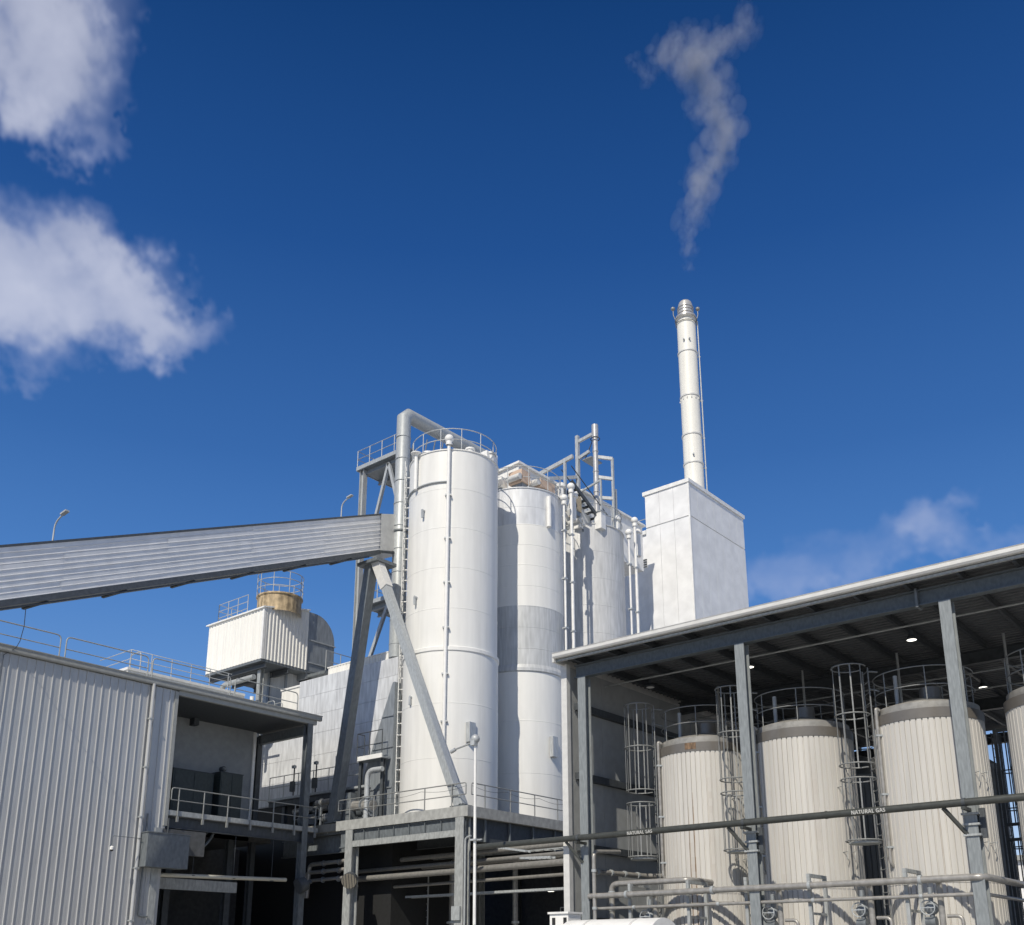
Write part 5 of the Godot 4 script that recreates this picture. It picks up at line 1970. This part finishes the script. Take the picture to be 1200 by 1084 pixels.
	# hanging lamps that are lit
	var spots := [[-9.18, 10.62, -29.04, "lit round lamp under the shed roof between the second and third columns"], [-9.19, 10.62, -35.95, "lit round lamp deep under the shed roof near the right hand gap"], [-14.1, 10.62, -28.63, "lit round lamp just right of the second shed column"], [-17.84, 10.62, -28.75, "dim round lamp near the shed end wall"], [-13.6, 10.62, -39.5, "tiny far lamp at the back of the shed"]]
	for e in spots:
		var l := thing("shed_lamp", e[3], "lamp", Vector3(e[0], e[1], e[2]), "round lamps under the shed roof")
		b = Mb.new()
		b.lathe(Vector3(e[0], e[1], e[2]), [Vector2(0.15, 0.0), Vector2(0.15, 0.06), Vector2(0.07, 0.14), Vector2(0.05, 0.3), Vector2(0.001, 0.32)], 18)
		part(l, "housing", b, M.steel_dark)
		b = Mb.new()
		b.lathe(Vector3(e[0], e[1], e[2]), [Vector2(0.001, -0.014), Vector2(0.10, -0.012), Vector2(0.135, 0.0)], 18)
		if e[3].begins_with("dim"):
			part(l, "diffuser", b, M.sign_white)
			continue
		part(l, "lamp_glow", b, M.lamp_glow)
		var om := SpotLight3D.new()
		om.name = "lamp_light"
		om.light_energy = 0.5
		om.light_size = 0.12
		om.spot_angle = 70.0
		om.spot_range = 30.0
		om.spot_attenuation = 2.0
		om.shadow_enabled = true
		om.light_color = Color(1.0, 0.98, 0.93)
		l.add_child(om, true)
		om.position = Vector3(0, -0.05, 0)
		om.rotation.x = -PI / 2

func tank_cladding(r: float, y0: float, y1: float, ribs: int, stain: Array) -> ArrayMesh:
	var b := Mb.new()
	b.tinted = true
	var ds := [0.0, 0.0, -0.032, -0.032, 0.0]
	var xs := [0.0, 0.74, 0.80, 0.94, 1.0]
	var rows := [y0, 2.6, 3.6, 3.615, 4.5, 5.6, 6.6, 7.4, y1]
	if stain.size():
		rows = [y0, 2.6, 3.6, 3.615]
		for j in 20:
			rows.append(3.615 + (y1 - 3.615) * (j + 1) / 20.0)
	var rg := RandomNumberGenerator.new()
	rg.seed = ribs * 31 + stain.size()
	for i in ribs:
		var shade := rg.randf_range(0.93, 1.0)
		for k in 4:
			var t0: float = TAU * (i + xs[k]) / ribs
			var t1: float = TAU * (i + xs[k + 1]) / ribs
			for j in rows.size() - 1:
				var c := Color(shade, shade, shade)
				for s in stain:
					var far: float = absf(angle_difference((t0 + t1) / 2.0, s[0])) / s[1]
					if far < 1.0 and rows[j + 1] <= s[2] + 0.01:
						var q: float = (1.0 - far) * s[3] * rg.randf_range(0.35, 1.0) * clampf((s[2] - rows[j]) * 0.9, 0.15, 1.0)
						c = c.lerp(Color(0.42, 0.27, 0.15), q)
				b.tint = c
				var gap: float = 0.0 if j != 2 else -0.012
				var d0 := Vector3(cos(t0), 0, sin(t0))
				var d1 := Vector3(cos(t1), 0, sin(t1))
				var p0: Vector3 = d0 * (r + ds[k] + gap)
				var p1: Vector3 = d1 * (r + ds[k + 1] + gap)
				var u0 := Vector3.UP * float(rows[j])
				var u1 := Vector3.UP * float(rows[j + 1])
				if absf(ds[k] - ds[k + 1]) < 0.001:
					b.squad(p0 + u0, p1 + u0, p1 + u1, p0 + u1, d0, d1, d1, d0)
				else:
					b.quad(p0 + u0, p1 + u0, p1 + u1, p0 + u1, d0 + d1)
	return b.mesh()

func make_tank() -> Node3D:
	var o := thing("storage_tank", "", "tank", Vector3.ZERO, "ribbed tanks under the shed roof")
	var r := 1.44
	part(o, "ribbed_cladding", tank_cladding(r, 0.6, 7.9, 60, []), M.tank)
	var b := Mb.new()
	b.lathe(Vector3.ZERO, [Vector2(r - 0.04, 0.0), Vector2(r - 0.04, 0.62)], 48)
	part(o, "skirt", b, M.steel_grey)
	b = Mb.new()
	b.lathe(Vector3.ZERO, [Vector2(r + 0.015, 7.87), Vector2(r + 0.02, 8.14), Vector2(r - 0.06, 8.15), Vector2(r - 0.06, 8.16)], 60)
	part(o, "steel_band", b, M.band)
	b = Mb.new()
	b.lathe(Vector3.ZERO, [Vector2(r - 0.07, 8.15), Vector2(r - 0.07, 8.33), Vector2(r - 0.12, 8.36), Vector2(0.5, 8.62), Vector2(0.001, 8.66)], 60)
	part(o, "lid", b, M.tank_rim)
	b = Mb.new()
	b.tube(Vector3(0.2, 8.6, 0.1), Vector3(0.2, 8.95, 0.1), 0.28, 16)
	part(o, "hatch", b, M.band)
	b = Mb.new()
	b.tube(Vector3(-0.62, 8.3, 0.35), Vector3(-0.62, 9.4, 0.35), 0.06, 10)
	part(o, "vent_riser", b, M.galv_bright)
	round_rail(o, Vector3(0, 8.3, 0), 1.3, 1.02, 7, M.tank_rail, 0.017)
	var dir := Vector3(-0.77, 0, 0.64)
	ladder(o, dir * 1.57, 0.3, 9.55, dir, M.tank_rail, 0.44, [[6.85, 9.6], [4.8, 6.45]], 0.46)
	# little landing ring at the break of the ladder
	b = Mb.new()
	b.lathe(dir * 2.0 + Vector3.UP * 4.72, [Vector2(0.001, 0), Vector2(0.42, 0), Vector2(0.42, 0.05), Vector2(0.001, 0.06)], 18)
	part(o, "ladder_landing", b, M.steel_mid)
	b = Mb.new()
	b.path([dir * 1.5 + Vector3(0, 9.5, 0), Vector3(-0.9, 9.45, 0.9)], 0.025, 6)
	b.path([dir * 1.5 + Vector3(0, 9.0, 0), Vector3(-0.9, 8.9, 0.9)], 0.02, 6)
	part(o, "gate_rail", b, M.steel_rail)
	# overflow pipe hugging the left of the tank
	var d2 := Vector3(-0.62, 0, 0.78)
	b = Mb.new()
	b.path(rounded([d2 * 1.42 + Vector3.UP * 8.3, d2 * 1.52 + Vector3.UP * 8.36, d2 * 1.52 + Vector3.UP * 4.2, d2 * 1.44 + Vector3.UP * 4.1], 0.08), 0.05, 10)
	part(o, "overflow_pipe", b, M.pipe_steel)
	for y in [7.6, 6.0, 4.6]:
		b = Mb.new()
		b.box(d2 * 1.49 + Vector3.UP * y, Vector3(0.2, 0.05, 0.12), Basis(Vector3.UP, 0.7))
		part(o, "pipe_bracket", b, M.galv)
	# rods on the right side
	for a in [0.32, 0.5]:
		var d3 := Vector3(cos(a), 0, sin(a))
		b = Mb.new()
		b.path([d3 * 1.38 + Vector3.UP * 6.4, d3 * 1.62 + Vector3.UP * 6.42, d3 * 1.56 + Vector3.UP * 6.2], 0.014, 5)
		b.path([d3 * 1.38 + Vector3.UP * 4.6, d3 * 1.62 + Vector3.UP * 4.62, d3 * 1.56 + Vector3.UP * 4.4], 0.014, 5)
		part(o, "sample_hook", b, M.steel_mid)
	# manway low on the front
	var d4 := Vector3(0.30, 0, 0.95).normalized()
	b = Mb.new()
	b.tube(d4 * 1.36 + Vector3.UP * 2.1, d4 * 1.5 + Vector3.UP * 2.1, 0.4, 24)
	var mw := part(o, "manway", b, M.galv)
	b = Mb.new()
	b.tube(d4 * 1.5 + Vector3.UP * 2.1, d4 * 1.54 + Vector3.UP * 2.1, 0.46, 24)
	sub(mw, "cover", b, M.pipe_steel)
	var sd := Vector3.UP.cross(d4)
	for i in 16:
		var t := TAU * i / 16
		b = Mb.new()
		var c := d4 * 1.55 + Vector3.UP * (2.1 + sin(t) * 0.42) + sd * cos(t) * 0.42
		b.tube(c, c + d4 * 0.05, 0.022, 6)
		sub(mw, "bolt", b, M.galv)
	return o

func tanks() -> void:
	var proto := make_tank()
	var xs := [-15.8, -12.5, -8.85, -5.35]
	var labels := ["cream ribbed tank nearest the shed end wall, with a rusty streak down its front", "cream ribbed tank just right of the second front column, left of the lettering", "cream ribbed tank behind the third front column", "cream ribbed tank cut by the right edge, beside the tall ladder screen"]
	for k in 4:
		var t: Node3D = proto
		if k > 0:
			t = copy(proto, labels[k], Vector3(xs[k], 0, -28.5))
		else:
			t.set_meta("label", labels[0])
		t.position = Vector3(xs[k], 0, -28.5)
	# the last one has no ladder on this side
	var last := get_node("storage_tank_003")
	for c in last.get_children():
		if c.name.begins_with("caged_ladder") or c.name.begins_with("ladder_landing") or c.name.begins_with("gate_rail") or c.name.begins_with("overflow") or c.name.begins_with("pipe_bracket"):
			last.remove_child(c)
			c.free()
	# the streak is on the first only
	(proto.get_node("ribbed_cladding") as MeshInstance3D).mesh = tank_cladding(1.44, 0.6, 7.9, 60, [[1.35, 0.05, 6.8, 1.0], [1.45, 0.05, 6.2, 0.9], [1.40, 0.16, 5.2, 0.3], [1.0, 0.06, 7.4, 0.25], [1.8, 0.06, 4.8, 0.3]])
	var seen := 0
	for o in get_children():
		if o.name.begins_with("storage_tank_"):
			seen += 1
			var spots := [[[1.0, 0.05, 7.6, 0.25], [1.7, 0.08, 5.0, 0.2]], [[0.7, 0.05, 7.0, 0.3], [1.25, 0.04, 6.4, 0.25], [1.9, 0.2, 4.4, 0.12]], [[1.6, 0.06, 7.2, 0.3]]]
			(o.get_node("ribbed_cladding") as MeshInstance3D).mesh = tank_cladding(1.44, 0.6, 7.9, 60, spots[seen - 1])
	var stain := Mb.new()
	stain.lathe(Vector3.ZERO, [Vector2(1.462, 7.93), Vector2(1.4635, 8.13)], 6, 1.22, 1.46)
	part(proto, "rust_patch", stain, M.rust_brown).position = Vector3.ZERO
	# second row in the shade
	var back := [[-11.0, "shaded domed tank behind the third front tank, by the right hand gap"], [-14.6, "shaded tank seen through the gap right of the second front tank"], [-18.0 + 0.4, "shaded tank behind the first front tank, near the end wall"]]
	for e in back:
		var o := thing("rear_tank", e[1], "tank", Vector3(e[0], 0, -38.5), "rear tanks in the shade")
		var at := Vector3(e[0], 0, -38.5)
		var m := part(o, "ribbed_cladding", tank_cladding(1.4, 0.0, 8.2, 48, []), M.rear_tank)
		m.position = Vector3.ZERO
		var b := Mb.new()
		b.lathe(at, [Vector2(1.36, 8.2), Vector2(1.36, 8.4), Vector2(0.9, 8.75), Vector2(0.45, 9.2), Vector2(0.001, 9.35)], 40)
		part(o, "lid", b, M.steel_grey)
		var d := Vector3(0.93, 0, 0.36)
		ladder(o, at + d * 1.6, 0.3, 9.4, d, M.steel_dark, 0.42, [[2.8, 9.3]], 0.36)
		b = Mb.new()
		b.ring(at + Vector3.UP * 9.35, 1.25, 0.025, 0, TAU, 24, 5)
		part(o, "top_rail", b, M.steel_dark)
	# dark barred stair screen at the right
	var s := thing("ladder_screen", "tall dark screen of upright steel bars behind the right hand tanks", "screen", Vector3(-8.3, 0, -37))
	for lift in [[6.1, 9.3], [2.2, 5.6]]:
		for y in lift:
			var b := Mb.new()
			b.bar(Vector3(-9.25, y, -37), Vector3(-5.2, y, -37), 0.09, 0.1)
			part(s, "rail", b, M.steel_dark)
		for i in 20:
			var b := Mb.new()
			var x := -9.2 + i * 0.21
			b.bar(Vector3(x, lift[0], -37), Vector3(x, lift[1], -37), 0.035, 0.035, Vector3.BACK)
			part(s, "bar", b, M.steel_dark)
	for x in [-9.3, -7.4, -5.3]:
		var b := Mb.new()
		b.bar(Vector3(x, 0, -37.05), Vector3(x, 9.4, -37.05), 0.1, 0.1, Vector3.BACK)
		part(s, "post", b, M.steel_dark)
	for i in 6:
		var b := Mb.new()
		b.bar(Vector3(-9.0, 2.0 + i * 1.2, -37.4), Vector3(-7.6, 2.7 + i * 1.2, -37.4), 0.08, 0.16)
		part(s, "stair_stringer", b, M.steel_dark)
	var w := thing("back_screen_wall", "dim wall closing the back of the shed behind the tanks", "wall", Vector3(-15, 0, -44))
	var wb := Mb.new()
	wb.span(-19.0, -12.4, 0, 8.0, -44.4, -44.6)
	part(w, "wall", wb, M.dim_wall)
	for i in 4:
		wb = Mb.new()
		wb.span(-19.0, -12.4, 1.6 + i * 1.9, 1.7 + i * 1.9, -44.34, -44.4)
		part(w, "girt", wb, M.steel_dark)
	var lb := thing("low_white_building", "low white building seen past the barred screen at the right edge", "building", Vector3(-12, 0, -70))
	wb = Mb.new()
	wb.span(-26, 6, 0, 7.6, -68, -78)
	part(lb, "wall", wb, M.panel_white)
	wb = Mb.new()
	wb.span(-26.3, 6.3, 7.604, 7.9, -67.7, -78.3)
	part(lb, "roof", wb, M.gutter_grey)
	for i in 6:
		wb = Mb.new()
		wb.span(-24 + i * 5.0, -22 + i * 5.0, 4.2, 5.6, -67.95, -68.05)
		part(lb, "window", wb, M.steel_dark)

func shed_pipes() -> void:
	# the gas main along the front
	var o := thing("gas_main", "long black gas pipe with white lettering across the shed front", "pipe", Vector3(-12, 5.3, -25.25))
	var b := Mb.new()
	var c := Vector3(0, 5.30, -25.25)
	b.tube(Vector3(-22.6, 5.30, -25.25), Vector3(2, 5.30, -25.25), 0.092, 16)
	part(o, "run", b, M.gas_pipe)
	for xx in [-18.4, -12.9, -7.2]:
		b = Mb.new()
		b.bar(Vector3(xx, 5.16, -25.62), Vector3(xx, 5.16, -25.1), 0.09, 0.07)
		b.bar(Vector3(xx - 0.12, 4.6, -25.62), Vector3(xx - 0.5, 5.22, -25.28), 0.08, 0.08)
		part(o, "bracket", b, M.gas_pipe)
		b = Mb.new()
		b.tube(Vector3(xx - 0.04, 5.30, -25.25), Vector3(xx + 0.04, 5.30, -25.25), 0.107, 16)
		part(o, "clamp", b, M.steel_dark)
	for xx in [-16.0, -10.6, -4.9]:
		b = Mb.new()
		b.tube(Vector3(xx, 5.30, -25.25), Vector3(xx + 0.05, 5.30, -25.25), 0.104, 16)
		part(o, "coupling", b, M.gas_pipe)
	var font := SystemFont.new()
	font.font_names = PackedStringArray(["Droid Sans"])
	font.font_weight = 700
	for xx in [-9.46, -16.16]:
		var tm := TextMesh.new()
		tm.text = "NATURAL GAS"
		tm.font = font
		tm.font_size = 32
		tm.pixel_size = 0.0041
		tm.depth = 0.004
		var t := MeshInstance3D.new()
		t.mesh = tm
		t.name = numbered(o, "lettering")
		t.material_override = M.faded_white
		o.add_child(t, true)
		t.position = Vector3(xx, 5.285, -25.25 + 0.097) - o.position
		t.rotation.x = deg_to_rad(8.0)
	# product pipes at tank foot height
	var runs := [
		[[Vector3(-18.3, 3.58, -25.6), Vector3(-7.05, 3.6, -25.6), Vector3(-7.05, 3.6, -31.0)], 0.085, "fat steel header pipe along the shed front, bending back at the third column"],
		[[Vector3(-18.1, 3.22, -25.72), Vector3(-7.15, 3.22, -25.72), Vector3(-7.15, 3.22, -31.0)], 0.045, "thin steel pipe just under the fat header pipe"],
		[[Vector3(-17.75, 2.0, -26.0), Vector3(-17.75, 3.94, -26.0), Vector3(-15.1, 3.94, -26.0), Vector3(-15.1, 3.94, -27.3)], 0.085, "short pipe stepping up above the header near the end wall"],
		[[Vector3(-18.1, 0.5, -25.6), Vector3(-18.1, 4.9, -25.6), Vector3(-18.1, 5.0, -27.0)], 0.06, "upright steel pipe beside the corner column"],
		[[Vector3(-17.2, 0.5, -27.2), Vector3(-17.2, 3.3, -27.2), Vector3(-14.2, 3.3, -26.9)], 0.06, "low bent pipe in front of the first ribbed tank"],
		[[Vector3(-18.8, 4.4, -26.4), Vector3(-18.5, 4.4, -29.0), Vector3(-16.9, 4.4, -30.5)], 0.08, "dull pipe running back along the end wall"],
	]
	for e in runs:
		var p := thing("process_pipe", e[2], "pipe", e[0][0], "process pipes at the foot of the tanks")
		b = Mb.new()
		b.path(rounded(e[0], 0.22), e[1], 12)
		part(p, "run", b, M.pipe_steel)
		var a: Vector3 = e[0][0]
		var d: Vector3 = e[0][1]
		for k in 4:
			var q := a.lerp(d, 0.12 + k * 0.25)
			var u := (d - a).normalized() * 0.04
			b = Mb.new()
			b.tube(q - u, q + u, e[1] * 1.35, 12)
			part(p, "coupling", b, M.galv)
	# bent pipe frames
	var fx := [-17.0, -15.05, -13.25, -11.45, -8.95]
	var fl := ["by the end wall", "in front of the streaked tank", "left of the second column", "in front of the second tank", "in front of the third tank"]
	for k in 5:
		var f := thing("pipe_frame", "square steel hoop frame carrying pipes, " + fl[k], "frame", Vector3(fx[k], 0, -26.2), "hoop frames carrying the pipes")
		for zz in [-25.85, -26.85]:
			b = Mb.new()
			b.bar(Vector3(fx[k], 0, zz), Vector3(fx[k], 3.82, zz), 0.09, 0.09, Vector3.BACK)
			part(f, "post", b, M.steel_mid)
		b = Mb.new()
		b.bar(Vector3(fx[k], 3.865, -25.8), Vector3(fx[k], 3.865, -26.9), 0.09, 0.09)
		part(f, "top_bar", b, M.steel_mid)
		b = Mb.new()
		b.bar(Vector3(fx[k], 2.9, -25.9), Vector3(fx[k], 2.9, -26.8), 0.06, 0.06)
		part(f, "cross_bar", b, M.steel_mid)
	# drop legs and valves
	var vx := [-16.2, -12.35, -9.9, -8.2]
	var vl := ["under the first ribbed tank", "left of the second ribbed tank's frame", "between the second and third ribbed tanks", "just left of the third column"]
	for k in 4:
		var v := thing("valve_set", "steel drop pipe and handwheel valve " + vl[k], "valve", Vector3(vx[k], 0, -25.9), "valve sets on the header pipe")
		b = Mb.new()
		b.path(rounded([Vector3(vx[k], 3.58, -25.62), Vector3(vx[k], 3.58, -25.95), Vector3(vx[k], 0.3, -25.95)], 0.12), 0.075, 12)
		part(v, "drop_pipe", b, M.pipe_steel)
		b = Mb.new()
		b.ball(Vector3(vx[k] - 0.28, 2.95, -26.1), 0.17, 14, 10)
		b.tube(Vector3(vx[k] - 0.28, 2.3, -26.1), Vector3(vx[k] - 0.28, 3.45, -26.1), 0.06, 10)
		part(v, "valve_body", b, M.galv_dark)
		b = Mb.new()
		b.tube(Vector3(vx[k] - 0.28, 2.95, -26.1), Vector3(vx[k] - 0.28, 2.95, -25.8), 0.03, 8)
		for i in 14:
			var t0 := TAU * i / 14
			var t1 := TAU * (i + 1) / 14
			b.tube(Vector3(vx[k] - 0.28 + cos(t0) * 0.17, 2.95 + sin(t0) * 0.17, -25.8), Vector3(vx[k] - 0.28 + cos(t1) * 0.17, 2.95 + sin(t1) * 0.17, -25.8), 0.016, 5)
		b.bar(Vector3(vx[k] - 0.45, 2.95, -25.8), Vector3(vx[k] - 0.11, 2.95, -25.8), 0.025, 0.025)
		part(v, "handwheel", b, M.galv)
		b = Mb.new()
		b.tube(Vector3(vx[k] - 0.4, 2.62, -26.0), Vector3(vx[k] - 0.16, 2.62, -26.0), 0.13, 12)
		part(v, "actuator", b, M.steel_grey)
		b = Mb.new()
		b.path(rounded([Vector3(vx[k] + 0.45, 0.4, -26.0), Vector3(vx[k] + 0.45, 2.75, -26.0), Vector3(vx[k] + 0.1, 2.75, -26.0)], 0.15), 0.045, 8)
		part(v, "bypass", b, M.pipe_steel)

func yard_things() -> void:
	# light mast in front of the platform
	var o := thing("light_mast", "slender white mast with a lamp head and an arm, in front of the platform", "mast", Vector3(-20.55, 0, -23))
	var b := Mb.new()
	b.tube(Vector3(-20.55, 0, -23), Vector3(-20.6, 8.2, -23), 0.052, 12, 0.042)
	part(o, "pole", b, M.white_plain)
	b = Mb.new()
	b.ball(Vector3(-20.6, 8.28, -23), 0.14, 14, 10)
	b.box(Vector3(-20.62, 8.18, -22.96), Vector3(0.16, 0.22, 0.16))
	part(o, "lamp_head", b, M.galv_bright)
	b = Mb.new()
	b.tube(Vector3(-20.6, 8.2, -23), Vector3(-21.5, 8.05, -23), 0.03, 8)
	part(o, "arm", b, M.steel_mid)
	b = Mb.new()
	b.tube(Vector3(-21.44, 8.06, -23), Vector3(-21.62, 8.0, -23), 0.06, 10)
	part(o, "arm_sensor", b, M.galv_bright)
	b = Mb.new()
	b.box(Vector3(-20.57, 5.2, -23), Vector3(0.22, 0.05, 0.22))
	b.bar(Vector3(-20.57, 5.2, -23), Vector3(-20.3, 5.2, -23), 0.04, 0.03)
	part(o, "clamp", b, M.galv_bright)
	# white tanker barrel cut by the lower edge
	var t := thing("white_tank_barrel", "white horizontal barrel showing at the lower edge in front of the shed corner", "tank", Vector3(-14.9, 0, -22))
	b = Mb.new()
	b.tube(Vector3(-16.25, 1.85, -22), Vector3(-13.5, 1.85, -22), 0.88, 36)
	part(t, "barrel", b, M.white_plain)
	for x in [-15.6, -14.2]:
		b = Mb.new()
		b.tube(Vector3(x, 1.85, -22), Vector3(x + 0.06, 1.85, -22), 0.892, 36)
		part(t, "strap", b, M.hood)
	for x in [-15.8, -14.0]:
		b = Mb.new()
		b.span(x - 0.2, x + 0.2, 0, 1.2, -21.6, -22.4)
		part(t, "cradle", b, M.steel_grey)
	var c := thing("white_cabinet", "small white cabinet with black trim at the lower edge left of the corner column", "cabinet", Vector3(-18.05, 0, -24))
	b = Mb.new()
	b.span(-18.4, -17.75, 0, 3.0, -23.8, -24.4)
	part(c, "casing", b, M.sign_white)
	b = Mb.new()
	b.span(-18.44, -17.71, 3.004, 3.06, -23.75, -24.45)
	part(c, "lid", b, M.white_plain)
	for x in [-18.3, -17.9]:
		b = Mb.new()
		b.span(x, x + 0.1, 2.7, 2.9, -23.77, -23.796)
		part(c, "latch", b, M.print_black)

func plume() -> void:
	var o := thing("steam_plume", "white steam plume drifting up from the chimney top", "steam", Vector3(-29.1, 46, -53.9))
	o.set_meta("kind", "stuff")
	var path := [
		[-29.04, 47.5, -53.89, 0.40, 0.6], [-29.08, 48.87, -53.86, 0.55, 0.9], [-28.94, 50.26, -53.97, 0.80, 0.85], [-28.7, 51.81, -54.17, 1.05, 1.0],
		[-28.36, 53.51, -54.45, 1.25, 1.0], [-27.94, 55.02, -54.81, 1.35, 1.0], [-27.32, 56.41, -55.32, 1.4, 1.0], [-26.8, 57.88, -55.76, 1.45, 0.95],
		[-26.64, 59.21, -55.88, 1.4, 0.95], [-27.16, 60.41, -55.46, 1.35, 0.95], [-28.24, 60.56, -54.56, 0.85, 0.8], [-26.91, 61.93, -55.67, 1.5, 0.75],
		[-27.62, 63.15, -55.08, 1.65, 0.6], [-28.09, 64.54, -54.68, 1.8, 0.55], [-28.77, 65.48, -54.11, 1.6, 0.6], [-29.55, 65.17, -53.47, 1.2, 0.7],
		[-30.21, 65.48, -52.91, 0.9, 0.9], [-31.43, 64.86, -51.9, 0.6, 0.6], [-27.08, 65.79, -55.52, 1.5, 0.7], [-26.29, 67.37, -56.18, 1.4, 0.6],
		[-25.4, 67.84, -56.92, 1.1, 0.35], [-24.79, 68.48, -57.43, 0.8, 0.3], [-28.94, 67.69, -53.98, 0.9, 0.5], [-27.75, 67.21, -54.97, 1.2, 0.6],
		[-30.75, 63.62, -52.47, 0.7, 0.6], [-25.21, 69.77, -57.08, 0.7, 0.25],
	]
	var r := RandomNumberGenerator.new()
	r.seed = 91
	var mats := []
	for k in 4:
		var m := FogMaterial.new()
		m.density = [0.018, 0.032, 0.046, 0.060][k]
		m.albedo = Color(1.0, 1.0, 1.0)
		mats.append(m)
	for e in path:
		for j in 30:
			var rad: float = e[3]
			var dir := Vector3(r.randfn(), r.randfn() * 0.9, r.randfn()).normalized() * pow(r.randf(), 0.6)
			var at := Vector3(e[0], e[1], e[2]) + dir * rad * 1.15
			var s: float = rad * r.randf_range(0.14, 0.58)
			var f := FogVolume.new()
			f.shape = RenderingServer.FOG_VOLUME_SHAPE_ELLIPSOID
			f.size = Vector3(s * r.randf_range(0.6, 1.1), s * r.randf_range(0.9, 2.0), s * r.randf_range(0.6, 1.1)) * 2.0
			var want: float = e[4] * r.randf_range(0.4, 1.3)
			f.material = mats[clampi(int(want * 3.0), 0, 3)]
			f.name = numbered(o, "steam_puff")
			o.add_child(f, true)
			f.position = at - o.position
			f.rotation = Vector3(r.randf_range(-0.5, 0.5), r.randf() * 3.0, r.randf_range(-0.5, 0.5))
